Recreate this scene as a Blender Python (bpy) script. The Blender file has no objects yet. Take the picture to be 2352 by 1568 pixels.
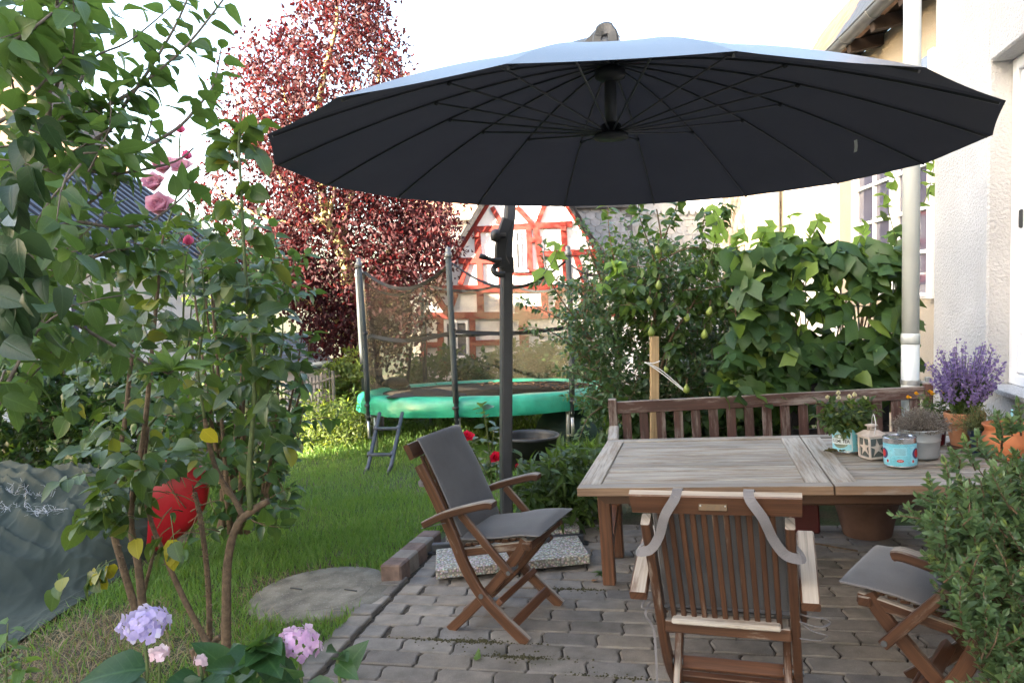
import bpy, bmesh, math, random
import numpy as np
from mathutils import Vector, Matrix, noise
random.seed(7); rng = np.random.default_rng(7)
scn = bpy.context.scene
COL = scn.collection
rad = math.radians

# ------------------------------------------------------------------ camera, sky, sun, exposure
CAM_H, FOC, PITCH, ROLL = 1.82, 1700.0, 0.0574, 0.0247
cd = bpy.data.cameras.new("camera"); cam = bpy.data.objects.new("camera", cd); COL.objects.link(cam)
cd.sensor_width = 36.0; cd.lens = 36.0 * FOC / 2352.0; cd.clip_start = 0.05; cd.clip_end = 2000
cFW = Vector((0, math.cos(PITCH), -math.sin(PITCH)))
_r, _u = Vector((1, 0, 0)), Vector((0, math.sin(PITCH), math.cos(PITCH)))
cRI = math.cos(ROLL) * _r - math.sin(ROLL) * _u
cUP = math.sin(ROLL) * _r + math.cos(ROLL) * _u
cC = Vector((0, 0, CAM_H))
cam.matrix_world = Matrix(((cRI.x, cUP.x, -cFW.x, 0), (cRI.y, cUP.y, -cFW.y, 0), (cRI.z, cUP.z, -cFW.z, CAM_H), (0, 0, 0, 1)))
scn.camera = cam

SUN_AZ = Vector((-0.84, -0.54, 0)).normalized(); SUN_EL = rad(15)
sun_dir = Vector((SUN_AZ.x * math.cos(SUN_EL), SUN_AZ.y * math.cos(SUN_EL), math.sin(SUN_EL)))
world = bpy.data.worlds.new("World"); scn.world = world; world.use_nodes = True
wn = world.node_tree; wn.nodes.clear()
sky = wn.nodes.new("ShaderNodeTexSky"); sky.sky_type = 'NISHITA'; sky.sun_disc = False
sky.sun_elevation = SUN_EL; sky.sun_rotation = math.atan2(sun_dir.x, sun_dir.y)
sky.air_density = 1.0; sky.dust_density = 4.0; sky.ozone_density = 0.3
bg = wn.nodes.new("ShaderNodeBackground"); bg.inputs[1].default_value = 0.10
wo = wn.nodes.new("ShaderNodeOutputWorld")
wn.links.new(sky.outputs[0], bg.inputs[0]); wn.links.new(bg.outputs[0], wo.inputs[0])
sl = bpy.data.lights.new("sun", 'SUN'); sl.energy = 5.0; sl.angle = rad(0.6); sl.color = (1.0, 0.86, 0.68)
so = bpy.data.objects.new("sun", sl); COL.objects.link(so); so.location = (-20, -12, 14)
so.rotation_euler = (-sun_dir).to_track_quat('-Z', 'Y').to_euler()
scn.view_settings.view_transform = 'Standard'; scn.view_settings.look = 'None'
scn.view_settings.exposure = 3.95; scn.view_settings.gamma = 1.0; scn.view_settings.use_curve_mapping = False
scn.render.engine = 'CYCLES'
cy = scn.cycles
cy.use_denoising = True; cy.max_bounces = 8; cy.diffuse_bounces = 3; cy.glossy_bounces = 3
cy.transmission_bounces = 6; cy.transparent_max_bounces = 16; cy.sample_clamp_indirect = 6.0

# ------------------------------------------------------------------ frames
PSI, GSL = 0.251, 0.0475
Fw = Vector((math.sin(PSI), math.cos(PSI), 0)); Lw = Vector((math.cos(PSI), -math.sin(PSI), 0)); ZZ = Vector((0, 0, 1))
Lt = Lw * math.cos(GSL) + ZZ * math.sin(GSL); Nn = Lt.cross(Fw)
OO = Lw * -0.6627 + Fw * 4.1282
def frame(o, x, y, z):
    return Matrix(((x.x, y.x, z.x, o.x), (x.y, y.y, z.y, o.y), (x.z, y.z, z.z, o.z), (0, 0, 0, 1)))
MG = frame(OO, Lt, Fw, Nn)          # garden frame: terrace plane, a along the table, b away, c up
MH = frame(OO, Lw, Fw, ZZ)          # house frame: plumb
def gp(a, b, c=0.0): return MG @ Vector((a, b, c))
def hp(a, b, c=0.0): return MH @ Vector((a, b, c))
def W(u, v, D): return cC + D * (cFW + cRI * ((u - 1176) / FOC) + cUP * ((784 - v) / FOC))
def sstep(x, a, b):
    t = min(1, max(0, (x - a) / (b - a))); return t * t * (3 - 2 * t)
def lawn_c(a, b):
    c = -0.012 - 0.042 * max(0.0, min(b, 14) - 0.4)
    return c
def in_patio(a, b): return -1.33 < a < 2.6 and -4.4 < b < 1.72
def ground(x, y):                    # world height of the open ground
    p = Vector((x, y, 0)) - OO
    a, b = p.dot(Lw), p.dot(Fw)
    q = gp(a, b, lawn_c(a, b)); return q.z
def ground_at(u, v):                 # where a picture ray meets the open ground
    d = cFW + cRI * ((u - 1176) / FOC) + cUP * ((784 - v) / FOC); t = 3.0
    for i in range(60):
        P = cC + d * t; t += (P.z - ground(P.x, P.y)) / max(0.05, -d.z) * 0.7
    return cC + d * t

# ------------------------------------------------------------------ object helpers
def tag(o, label=None, cat=None, group=None, kind=None):
    if label: o['label'] = label
    if cat: o['category'] = cat
    if group: o['group'] = group
    if kind: o['kind'] = kind
    return o
def thing(name, label, cat, M=None, group=None):
    o = bpy.data.objects.new(name, None); COL.objects.link(o); o.empty_display_size = 0.1
    o.matrix_world = M if isinstance(M, Matrix) else Matrix.Translation(M or (0, 0, 0))
    return tag(o, label, cat, group)
def link(name, me, parent=None, M=None):
    o = bpy.data.objects.new(name, me); COL.objects.link(o)
    if parent: o.parent = parent
    if M is not None: o.matrix_basis = M
    return o
def copy_tree(o, parent=None):
    c = o.copy(); COL.objects.link(c)
    if parent: c.parent = parent
    for ch in list(o.children): copy_tree(ch, c)
    return c

class MB:
    def __init__(s): s.v = []; s.f = []; s.uv = []
    def add(s, vs, fs, uvs=None):
        n = len(s.v); s.v += [tuple(p) for p in vs]
        for i, f in enumerate(fs):
            s.f.append([k + n for k in f])
            s.uv.append(uvs[i] if uvs else [(0, 0)] * len(f))
    def bar(s, p0, p1, w, h, up=(0, 0, 1), ch=0.004):
        p0, p1 = Vector(p0), Vector(p1); ax = p1 - p0; L = ax.length; ax /= L
        up = Vector(up); sd = ax.cross(up)
        if sd.length < 1e-4: sd = ax.cross(Vector((1, 0.01, 0)))
        sd.normalize(); up = sd.cross(ax); c = (p0 + p1) / 2
        H = (L / 2, w / 2, h / 2); ch = min(ch, w * .4, h * .4, L * .4); vs = []; idx = {}
        off = random.random() * 7
        for sx in (-1, 1):
            for sy in (-1, 1):
                for sz in (-1, 1):
                    for k in range(3):
                        q = [sx * (H[0] - ch), sy * (H[1] - ch), sz * (H[2] - ch)]; q[k] = (sx, sy, sz)[k] * H[k]
                        idx[sx, sy, sz, k] = len(vs); vs.append(q)
        fs = []
        for k in range(3):
            i, j = [(1, 2), (2, 0), (0, 1)][k]
            for sg in (-1, 1):
                q = []
                for (a, b) in ((-1, -1), (1, -1), (1, 1), (-1, 1)):
                    t = [0, 0, 0]; t[k] = sg; t[i] = a; t[j] = b; q.append(idx[t[0], t[1], t[2], k])
                fs.append(q if sg > 0 else q[::-1])
        for k in range(3):
            i, j = [(1, 2), (2, 0), (0, 1)][k]
            for a in (-1, 1):
                for b in (-1, 1):
                    t0 = [0, 0, 0]; t0[i] = a; t0[j] = b; t1 = list(t0); t0[k] = -1; t1[k] = 1
                    q = [idx[(*t0, i)], idx[(*t1, i)], idx[(*t1, j)], idx[(*t0, j)]]
                    fs.append(q)
        for sx in (-1, 1):
            for sy in (-1, 1):
                for sz in (-1, 1): fs.append([idx[sx, sy, sz, k] for k in range(3)])
        out = []
        for q in fs:
            P = [Vector(vs[i]) for i in q]; n = (P[1] - P[0]).cross(P[2] - P[0]); m = sum(P, Vector()) / len(P)
            m = Vector((m.x / H[0], m.y / H[1], m.z / H[2]))
            out.append(q if n.dot(m) > 0 else q[::-1])
        uvs = [[(vs[i][0] + off, vs[i][1] + vs[i][2] * 0.7 + off) for i in q] for q in out]
        s.add([c + ax * q[0] + sd * q[1] + up * q[2] for q in vs], out, uvs); return s
    def box(s, c, size, ch=0.003, axis=None):
        c = Vector(c); k = axis if axis is not None else max(range(3), key=lambda i: size[i])
        d = Vector((0, 0, 0)); d[k] = size[k] / 2
        if k == 0: w, h, up = size[1], size[2], (0, 0, 1)
        elif k == 1: w, h, up = size[0], size[2], (0, 0, 1)
        else: w, h, up = size[1], size[0], (1, 0, 0)
        return s.bar(c - d, c + d, w, h, up, ch)
    def sweep(s, pts, w, h, side=(0, 1, 0)):
        pts = [Vector(p) for p in pts]; side = Vector(side).normalized(); n = len(pts); vs = []; ln = 0; off = random.random() * 7; U = []
        for i, p in enumerate(pts):
            t = (pts[min(i + 1, n - 1)] - pts[max(i - 1, 0)]).normalized(); nn = t.cross(side).normalized()
            if i: ln += (p - pts[i - 1]).length
            ww = w[i] if isinstance(w, (list, tuple)) else w; hh = h[i] if isinstance(h, (list, tuple)) else h
            k = min(ww, hh) * .14
            for (a, b) in ((-1, -1), (1, -1), (1, 1), (-1, 1)):
                for q in ((a * (ww / 2 - k), b * hh / 2), (a * ww / 2, b * (hh / 2 - k))) if a * b < 0 else ((a * ww / 2, b * (hh / 2 - k)), (a * (ww / 2 - k), b * hh / 2)):
                    vs.append(p + side * q[0] + nn * q[1])
                    U.append((ln + off, q[0] + q[1] * .7 + off))
        fs = []
        for i in range(n - 1):
            for k in range(8):
                a = i * 8 + k; b = i * 8 + (k + 1) % 8; fs.append([a, b, b + 8, a + 8])
        fs.append(list(range(8))[::-1]); fs.append([(n - 1) * 8 + k for k in range(8)])
        s.add(vs, fs, [[U[i] for i in f] for f in fs]); return s
    def tube(s, pts, r, seg=8, caps=True):
        pts = [Vector(p) for p in pts]; n = len(pts); vs = []; fs = []; ref = Vector((0.31, 0.17, 0.93)); ln = 0; U = []
        for i, p in enumerate(pts):
            t = (pts[min(i + 1, n - 1)] - pts[max(i - 1, 0)])
            t = t.normalized() if t.length > 1e-9 else Vector((0, 0, 1))
            if i: ln += (p - pts[i - 1]).length
            x = t.cross(ref)
            if x.length < 1e-3: x = t.cross(Vector((1, 0, 0)))
            x.normalize(); y = t.cross(x); ref = -x.cross(t) if False else ref
            rr = r[i] if isinstance(r, (list, tuple)) else r
            for k in range(seg):
                a = 2 * math.pi * k / seg; vs.append(p + (x * math.cos(a) + y * math.sin(a)) * rr); U.append((ln, k / seg))
        for i in range(n - 1):
            for k in range(seg):
                a = i * seg + k; b = i * seg + (k + 1) % seg; fs.append([a, b, b + seg, a + seg])
        if caps: fs.append(list(range(seg))[::-1]); fs.append([(n - 1) * seg + k for k in range(seg)])
        s.add(vs, fs, [[U[i] for i in f] for f in fs]); return s
    def lathe(s, prof, seg=24, c=(0, 0, 0), M=None):
        c = Vector(c); vs = []; fs = []; U = []; n = len(prof)
        for i, (r, z) in enumerate(prof):
            for k in range(seg):
                a = 2 * math.pi * k / seg; p = Vector((r * math.cos(a), r * math.sin(a), z))
                vs.append((M @ p if M else p) + c); U.append((k / seg, z))
        for i in range(n - 1):
            for k in range(seg):
                a = i * seg + k; b = i * seg + (k + 1) % seg; fs.append([a, b, b + seg, a + seg])
        if prof[0][0] > 1e-5: fs.append([k for k in range(seg)][::-1])
        if prof[-1][0] > 1e-5: fs.append([(n - 1) * seg + k for k in range(seg)])
        s.add(vs, fs, [[U[i] for i in f] for f in fs]); return s
    def prism(s, pts, d):                # extrude a 3D polygon by vector d
        pts = [Vector(p) for p in pts]; d = Vector(d); n = len(pts)
        fs = [list(range(n))[::-1], [n + i for i in range(n)]] + [[i, (i + 1) % n, n + (i + 1) % n, n + i] for i in range(n)]
        s.add(pts + [p + d for p in pts], fs, [[(0, 0)] * len(f) for f in fs]); return s
    def grid(s, fn, nu, nv, closed_u=False):
        vs = []; U = []
        for j in range(nv + 1):
            for i in range(nu + (0 if closed_u else 1)):
                vs.append(Vector(fn(i / nu, j / nv))); U.append((i / nu, j / nv))
        m = nu if closed_u else nu + 1; fs = []
        for j in range(nv):
            for i in range(nu):
                a = j * m + i; b = j * m + (i + 1) % m; fs.append([a, b, b + m, a + m])
        s.add(vs, fs, [[U[i] for i in f] for f in fs]); return s
    def mesh(s, name, mat, smooth=False):
        me = bpy.data.meshes.new(name); me.from_pydata([tuple(p) for p in s.v], [], s.f)
        uvl = me.uv_layers.new(name="UVMap")
        flat = np.array([c for f in s.uv for q in f for c in q], dtype=np.float32); uvl.data.foreach_set("uv", flat)
        if smooth:
            me.polygons.foreach_set("use_smooth", np.ones(len(s.f), dtype=bool))
        me.materials.append(mat); me.update(); return me
    def build(s, name, mat, parent=None, smooth=False, M=None):
        return link(name, s.mesh(name, mat, smooth), parent, M)
def curve(P, n=8):                      # Catmull-Rom through points
    P = [Vector(p) for p in P]; out = []
    for i in range(len(P) - 1):
        a, b, c, d = P[max(i - 1, 0)], P[i], P[i + 1], P[min(i + 2, len(P) - 1)]
        for k in range(n):
            t = k / n
            out.append(0.5 * ((2 * b) + (c - a) * t + (2 * a - 5 * b + 4 * c - d) * t * t + (3 * b - a - 3 * c + d) * t ** 3))
    out.append(P[-1]); return out
def smooth_by_angle(o, deg=40):
    bm = bmesh.new(); bm.from_mesh(o.data)
    for f in bm.faces: f.smooth = True
    for e in bm.edges:
        if len(e.link_faces) == 2 and e.calc_face_angle(0) > rad(deg): e.smooth = False
    bm.to_mesh(o.data); bm.free(); return o

# ------------------------------------------------------------------ materials
class Mat:
    def __init__(s, name):
        s.m = bpy.data.materials.new(name); s.m.use_nodes = True; s.nt = s.m.node_tree
        s.nt.nodes.clear(); s.out = s.n('ShaderNodeOutputMaterial'); s.b = s.n('ShaderNodeBsdfPrincipled')
        s.l(s.b.outputs[0], s.out.inputs[0])
    def n(s, t, **kw):
        q = s.nt.nodes.new(t)
        for k, v in kw.items(): setattr(q, k, v)
        return q
    def l(s, a, b): s.nt.links.new(a, b)
    def set(s, k, v):
        i = s.b.inputs[k]
        if hasattr(v, 'node'): s.l(v, i)
        else: i.default_value = (*v, 1) if isinstance(v, tuple) and len(v) == 3 else v
        return s
    def co(s, kind='Object', scale=(1, 1, 1)):
        t = s.n('ShaderNodeTexCoord'); mp = s.n('ShaderNodeMapping'); s.l(t.outputs[kind], mp.inputs[0])
        mp.inputs['Scale'].default_value = scale; return mp.outputs[0]
    def vadd(s, v, r):
        a = s.n('ShaderNodeVectorMath', operation='ADD'); s.l(v, a.inputs[0]); c = s.n('ShaderNodeCombineXYZ')
        for i in range(3): s.l(s.mul(r, 37.0 + 11 * i), c.inputs[i])
        s.l(c.outputs[0], a.inputs[1]); return a.outputs[0]
    def noise(s, vec, scale=5, detail=4, rough=.55, dist=0):
        t = s.n('ShaderNodeTexNoise'); s.l(vec, t.inputs['Vector'])
        t.inputs['Scale'].default_value = scale; t.inputs['Detail'].default_value = detail
        t.inputs['Roughness'].default_value = rough; t.inputs['Distortion'].default_value = dist; return t.outputs[0]
    def voro(s, vec, scale, out=0, feature='F1'):
        t = s.n('ShaderNodeTexVoronoi', feature=feature); s.l(vec, t.inputs['Vector']); t.inputs['Scale'].default_value = scale
        return t.outputs[out]
    def ramp(s, f, stops):
        r = s.n('ShaderNodeValToRGB'); s.l(f, r.inputs[0]); e = r.color_ramp.elements
        while len(e) < len(stops): e.new(.5)
        for q, (p, c) in zip(e, stops):
            q.position = p; q.color = (*c, 1) if isinstance(c, tuple) else (c, c, c, 1)
        return r.outputs[0]
    def mix(s, f, a, b, mode='MIX'):
        m = s.n('ShaderNodeMix', data_type='RGBA', blend_type=mode)
        for i, v in ((0, f), (6, a), (7, b)):
            if hasattr(v, 'node'): s.l(v, m.inputs[i])
            else: m.inputs[i].default_value = (*v, 1) if isinstance(v, tuple) else v
        return m.outputs[2]
    def math(s, op, a, b=0.0):
        m = s.n('ShaderNodeMath', operation=op)
        for i, v in ((0, a), (1, b)):
            if hasattr(v, 'node'): s.l(v, m.inputs[i])
            else: m.inputs[i].default_value = v
        return m.outputs[0]
    def mul(s, a, b): return s.math('MULTIPLY', a, b)
    def rnd(s):
        o = s.n('ShaderNodeObjectInfo'); return o.outputs['Random']
    def isl(s):
        g = s.n('ShaderNodeNewGeometry'); o = s.n('ShaderNodeObjectInfo')
        return s.math('FRACT', s.math('ADD', g.outputs['Random Per Island'], o.outputs['Random']))
    def bump(s, h, strength=.3, dist=.01):
        b = s.n('ShaderNodeBump'); s.l(h, b.inputs['Height']); b.inputs['Strength'].default_value = strength
        b.inputs['Distance'].default_value = dist; s.l(b.outputs[0], s.b.inputs['Normal']); return s

def plain(name, c, rough=.6, metal=0.0, var=.12, scale=14, bump=0.0, spec=.4):
    M = Mat(name); v = M.vadd(M.co(), M.rnd()); f = M.noise(v, scale, 5)
    d = tuple(x * (1 - var) for x in c); u = tuple(min(1, x * (1 + var)) for x in c)
    M.set('Base Color', M.ramp(f, [(.3, d), (.7, u)])).set('Metallic', metal)
    M.set('Roughness', M.ramp(f, [(.25, max(0.02, rough - .1)), (.75, min(1, rough + .1))]))
    M.b.inputs['Specular IOR Level'].default_value = spec
    if bump: M.bump(M.noise(v, scale * 4, 4), bump)
    return M.m
def wood(name, brown, brown2, grey, patch=(.45, .6), top=0.0, rough=.65, fine=75):
    M = Mat(name); r = M.rnd(); uv = M.vadd(M.co('UV', (2.2, fine, 1)), r); uv2 = M.vadd(M.co('UV', (1.3, 9, 1)), r)
    g = M.noise(uv, 1.0, 6, .65); c = M.ramp(g, [(.3, brown2), (.62, brown)])
    gc = M.ramp(g, [(.3, tuple(x * .38 for x in grey)), (.45, tuple(x * .82 for x in grey)), (.68, tuple(min(1, x * 1.08) for x in grey))])
    p = M.noise(uv2, 1.6, 6, .7)
    if top:
        t = M.n('ShaderNodeTexCoord'); sx = M.n('ShaderNodeSeparateXYZ'); M.l(t.outputs['Normal'], sx.inputs[0])
        up = M.ramp(sx.outputs[2], [(.55, 0.0), (.85, top)]); p = M.math('ADD', p, up)
    f = M.ramp(p, [(patch[0], 0.0), (patch[1], 1.0)])
    tone = M.ramp(r, [(0, .78), (1, 1.12)])
    col = M.mix(1.0, M.mix(f, c, gc), tone, 'MULTIPLY')
    M.set('Base Color', col).set('Roughness', M.ramp(f, [(0, rough - .15), (1, rough + .2)]))
    M.bump(g, .35, .002); return M.m
def fabric(name, c, c2, scale=900, sheen=.3):
    M = Mat(name); v = M.co('Object'); w = M.noise(v, scale * .4, 2, .7); big = M.noise(v, 5, 4)
    col = M.mix(.5, M.ramp(w, [(.3, c2), (.7, c)]), M.ramp(big, [(.3, c2), (.7, c)]))
    M.set('Base Color', col).set('Roughness', .95); M.b.inputs['Specular IOR Level'].default_value = .15
    M.b.inputs['Sheen Weight'].default_value = sheen; M.b.inputs['Sheen Roughness'].default_value = .35
    M.bump(w, .25, .002); return M.m
def leafmat(name, lo, hi, trans=.32, rough=.42, vein=True, odd=None, tcol=None, spec=.35):
    M = Mat(name); r = M.isl(); v = M.co('UV'); geo = M.n('ShaderNodeNewGeometry')
    st = [(0, lo), (.55, tuple((a + b) / 2 for a, b in zip(lo, hi))), (.93, hi)]
    if odd: st += [(.965, odd)]
    col = M.ramp(r, st)
    blot = M.noise(M.co('Object'), 23, 3); col = M.mix(.35, col, M.ramp(blot, [(.3, lo), (.7, hi)]))
    if vein:
        sx = M.n('ShaderNodeSeparateXYZ'); M.l(v, sx.inputs[0]); ax = M.math('ABSOLUTE', sx.outputs[0])
        k = M.math('SINE', M.mul(M.math('SUBTRACT', sx.outputs[1], M.mul(ax, .55)), 46.0))
        side = M.mul(M.ramp(k, [(.84, 0.0), (1, .16)]), 1.0); mid = M.ramp(ax, [(.0, .5), (.05, 0.0)])
        vv = M.math('MAXIMUM', side, mid); col = M.mix(vv, col, tuple(min(1, x * 1.5 + .01) for x in hi))
        M.bump(vv, .3, .004)
    back = M.mix(geo.outputs['Backfacing'], col, M.mix(.5, col, tuple(min(1, x * 1.7 + .012) for x in hi)))
    M.set('Base Color', back).set('Roughness', rough); M.b.inputs['Specular IOR Level'].default_value = spec
    tr = M.n('ShaderNodeBsdfTranslucent'); tc = tcol or (min(1, hi[0] * 3.2), min(1, hi[1] * 2.8), hi[2] * 1.0)
    M.l(M.mix(.6, col, tc), tr.inputs[0])
    ms = M.n('ShaderNodeMixShader'); ms.inputs[0].default_value = trans
    M.l(M.b.outputs[0], ms.inputs[1]); M.l(tr.outputs[0], ms.inputs[2]); M.l(ms.outputs[0], M.out.inputs[0]); return M.m

MT = {}
MT['teak'] = wood('oiled_teak', (.105, .048, .025), (.042, .018, .010), (.36, .315, .27), (.60, .76), top=.36, rough=.55)
MT['teak_grey'] = wood('weathered_teak', (.34, .265, .195), (.19, .14, .10), (.50, .46, .41), (.36, .55), rough=.75, fine=60)
MT['teak_edge'] = wood('weathered_teak_edge', (.30, .195, .125), (.16, .095, .058), (.44, .405, .37), (.55, .72), top=.4, rough=.75)
MT['teak_dark'] = wood('dark_teak', (.15, .062, .03), (.06, .025, .013), (.22, .16, .12), (.6, .8), rough=.6)
MT['bench'] = wood('peeling_bench_wood', (.088, .038, .029), (.040, .018, .014), (.27, .23, .205), (.49, .64), top=.26, rough=.75)
MT['stake'] = wood('fresh_stake_wood', (.46, .33, .19), (.3, .2, .1), (.42, .34, .24), (.6, .9))
MT['cushion'] = fabric('grey_cushion_fabric', (.135, .137, .149), (.082, .084, .093))
MT['strap'] = fabric('grey_strap_fabric', (.2, .19, .2), (.13, .125, .13))
MT['canopy'] = fabric('charcoal_canopy', (.045, .047, .057), (.036, .038, .047), 700, .3)
def canopymat():
    M = Mat('sky_sheen_canopy_cloth'); v = M.co('Object'); w = M.noise(v, 260, 2, .7); big = M.noise(v, 3, 5); g = M.n('ShaderNodeNewGeometry')
    top = M.ramp(big, [(.3, (.060, .066, .078)), (.7, (.078, .085, .10))]); und = M.mix(.5, M.ramp(w, [(.3, (.042, .044, .056)), (.7, (.056, .058, .074))]), M.ramp(big, [(.3, (.044, .046, .058)), (.7, (.060, .062, .078))]))  # top tone made paler than the underside to imitate sky sheen
    M.set('Base Color', M.mix(g.outputs['Backfacing'], und, top)).set('Roughness', M.ramp(g.outputs['Backfacing'], [(0, .9), (1, .38)])).set('Specular IOR Level', M.ramp(g.outputs['Backfacing'], [(0, .15), (1, .8)])); M.bump(M.mix(.5, w, big), .2, .004)
    tr = M.n('ShaderNodeBsdfTranslucent'); tr.inputs[0].default_value = (.075, .075, .088, 1); ms = M.n('ShaderNodeMixShader'); ms.inputs[0].default_value = .07
    M.l(M.b.outputs[0], ms.inputs[1]); M.l(tr.outputs[0], ms.inputs[2]); M.l(ms.outputs[0], M.out.inputs[0]); return M.m
MT['canopy'] = canopymat()
MT['mast'] = plain('anthracite_metal', (.045, .048, .054), .42, .0, .1, 6, spec=.5)
MT['mast2'] = plain('dark_plastic', (.022, .024, .027), .45)
MT['white'] = plain('white_paint', (.78, .79, .82), .35, 0, .03, 3)
MT['zinc'] = plain('zinc', (.50, .52, .53), .38, .75, .12, 5)
MT['zinc_dark'] = plain('dull_zinc', (.12, .13, .14), .5, .5, .2, 4)
MT['black'] = plain('black_plastic', (.017, .019, .022), .5, 0, .25, 8)
MT['bark'] = plain('brown_bark', (.14, .095, .06), .9, 0, .4, 40, .6)
MT['bark_grey'] = plain('grey_bark', (.16, .13, .105), .9, 0, .35, 40, .6)
MT['stem_green'] = plain('green_stem', (.09, .12, .04), .6, 0, .35, 30)
MT['soil'] = plain('potting_soil', (.03, .022, .015), 1, 0, .5, 60, .8)
# ================================================================== GROUND
def gmat():
    M = Mat('lawn_soil'); v = M.co('Object'); f = M.noise(v, 1.1, 5); g = M.noise(v, 60, 4)
    soil = M.ramp(g, [(.3, (.045, .034, .022)), (.7, (.13, .10, .065))]); gr = M.ramp(g, [(.3, (.018, .035, .008)), (.7, (.045, .075, .018))])
    M.set('Base Color', M.mix(M.ramp(f, [(.42, 0.0), (.56, 1.0)]), soil, gr)).set('Roughness', 1.0); M.bump(g, .8, .03); return M.m
xs = np.unique(np.concatenate([np.linspace(-400, -30, 8), np.linspace(-30, -8, 12), np.arange(-8, 8.01, .25), np.linspace(8, 30, 8), np.linspace(30, 400, 8)]))
ys = np.unique(np.concatenate([np.linspace(-300, -8, 8), np.arange(-8, 16.01, .25), np.linspace(16, 40, 10), np.linspace(40, 600, 8)]))
mb = MB(); nx, ny = len(xs), len(ys)
def gz(a, b):
    aa = max(-14, min(6, a)); s = GSL * aa + lawn_c(aa, b)
    if in_patio(a, b): s = GSL * aa - .045
    else: s += .012 * noise.noise(Vector((a * 1.3, b * 1.3, 0)))
    return s
vs = [tuple(hp(a, b, gz(a, b))) for b in ys for a in xs]
mb.add(vs, [[j * nx + i, j * nx + i + 1, (j + 1) * nx + i + 1, (j + 1) * nx + i] for j in range(ny - 1) for i in range(nx - 1)])
tag(mb.build('ground', gmat(), None, True), 'lawn soil falling away gently behind the terrace', kind='structure')

# ================================================================== TERRACE with single pavers
def pavermat():
    M = Mat('concrete_paver'); r = M.rnd(); v = M.vadd(M.co(), r); f = M.noise(v, 9, 5); sp = M.noise(v, 150, 2, .8)
    tone = M.ramp(r, [(0, (.145, .128, .115)), (.3, (.24, .21, .18)), (.55, (.17, .158, .15)), (.8, (.215, .185, .155)), (1, (.27, .24, .21))])
    col = M.mix(.55, tone, M.mix(1.0, tone, M.ramp(f, [(.3, .45), (.7, 1.35)]), 'MULTIPLY'))
    col = M.mix(M.ramp(sp, [(.62, 0.0), (.75, .55)]), col, (.42, .4, .37)); col = M.mix(M.ramp(sp, [(.25, .5), (.36, 0.0)]), col, (.04, .036, .032))
    mo = M.noise(v, 3.2, 4); col = M.mix(M.ramp(mo, [(.56, 0.0), (.75, .5)]), col, (.055, .055, .035))
    M.set('Base Color', col).set('Roughness', .88); M.bump(M.mix(.5, f, sp), .9, .010); return M.m
MT['paver'] = pavermat()
RP, PL = .152, .296
def paver_mesh(L, Wd, h, seed, wav=.011):
    rr = random.Random(seed); g = .0045; x0, x1, y0, y1 = -L / 2 + g, L / 2 - g, -Wd / 2 + g, Wd / 2 - g
    right = [(x1 + wav * math.sin(t * math.pi * 2), y0 + (y1 - y0) * t) for t in (0, .22, .5, .78, 1)]
    left = [(x0 + wav * math.sin(t * math.pi * 2), y0 + (y1 - y0) * t) for t in (1, .78, .5, .22, 0)]
    out = [(x + rr.uniform(-.0018, .0018), y + rr.uniform(-.0018, .0018)) for x, y in right + left]
    mb = MB(); n = len(out); k = .007
    ins = [(x * (1 - 2 * k / L), y * (1 - 2 * k / Wd * 1.0)) for x, y in out]
    vs = [(x, y, -h) for x, y in out] + [(x, y, -.006) for x, y in out] + [(x, y, 0) for x, y in ins]
    fs = [[2 * n + i for i in range(n)]]
    for q in (0, n):
        fs += [[q + i, q + (i + 1) % n, q + n + (i + 1) % n, q + n + i] for i in range(n)]
    mb.add(vs, fs); return mb
pms = [paver_mesh(PL, RP, .055, s).mesh('paver', MT['paver']) for s in range(6)]
def dirtmat():
    M = Mat('joint_dirt'); v = M.co('Object'); f = M.noise(v, 30, 5)
    M.set('Base Color', M.ramp(f, [(.3, (.02, .016, .012)), (.6, (.055, .042, .03)), (.75, (.04, .055, .018))])).set('Roughness', 1); M.bump(f, .8, .01); return M.m
terr = MB(); terr.grid(lambda s, t: (-1.36 + s * 3.9, -4.4 + t * 6.15, -.013 + .004 * noise.noise(Vector((s * 40, t * 60, 0)))), 80, 110)
terrace = terr.build('terrace', dirtmat(), None, True, MG); tag(terrace, 'terrace of grey concrete pavers with dirt and moss in its joints', kind='structure')
def edge_a(b): return -1.235 - .062 * (b + .54) / 1.5
cnt = 0; rest = MB(); b = 1.66; row = 0
while b > -4.3:
    off = (row % 2) * PL / 2 + random.uniform(-.02, .02); k = 0
    a = edge_a(b) + PL / 2 + .004 - (off if row % 2 else 0)
    while a < 2.62:
        M = Matrix.Translation((a, b, random.uniform(-.0035, .0035))) @ Matrix.Rotation(random.uniform(-.014, .014), 4, 'Z') @ Matrix.Rotation(random.uniform(-.012, .012), 4, 'X') @ Matrix.Rotation(random.uniform(-.008, .008), 4, 'Y')
        cut = a - PL / 2 < edge_a(b) - .01
        if b > -1.32 and cnt < 299:
            if cut:
                sm = paver_mesh(PL / 2 - .006, RP, .055, row, .004); M = Matrix.Translation((edge_a(b) + PL / 4, b, 0)); o = sm.build('paver', MT['paver'], terrace, False, M)
            else: o = link('paver', random.choice(pms), terrace, M)
            cnt += 1
        elif not cut:
            q = paver_mesh(PL, RP, .055, row); rest.add([M @ Vector(p) for p in q.v], q.f, q.uv)
        a += PL + random.uniform(-.002, .002)
    b -= RP; row += 1
if rest.v: tag(rest.build('more_pavers', MT['paver'], terrace), kind='stuff')
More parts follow.
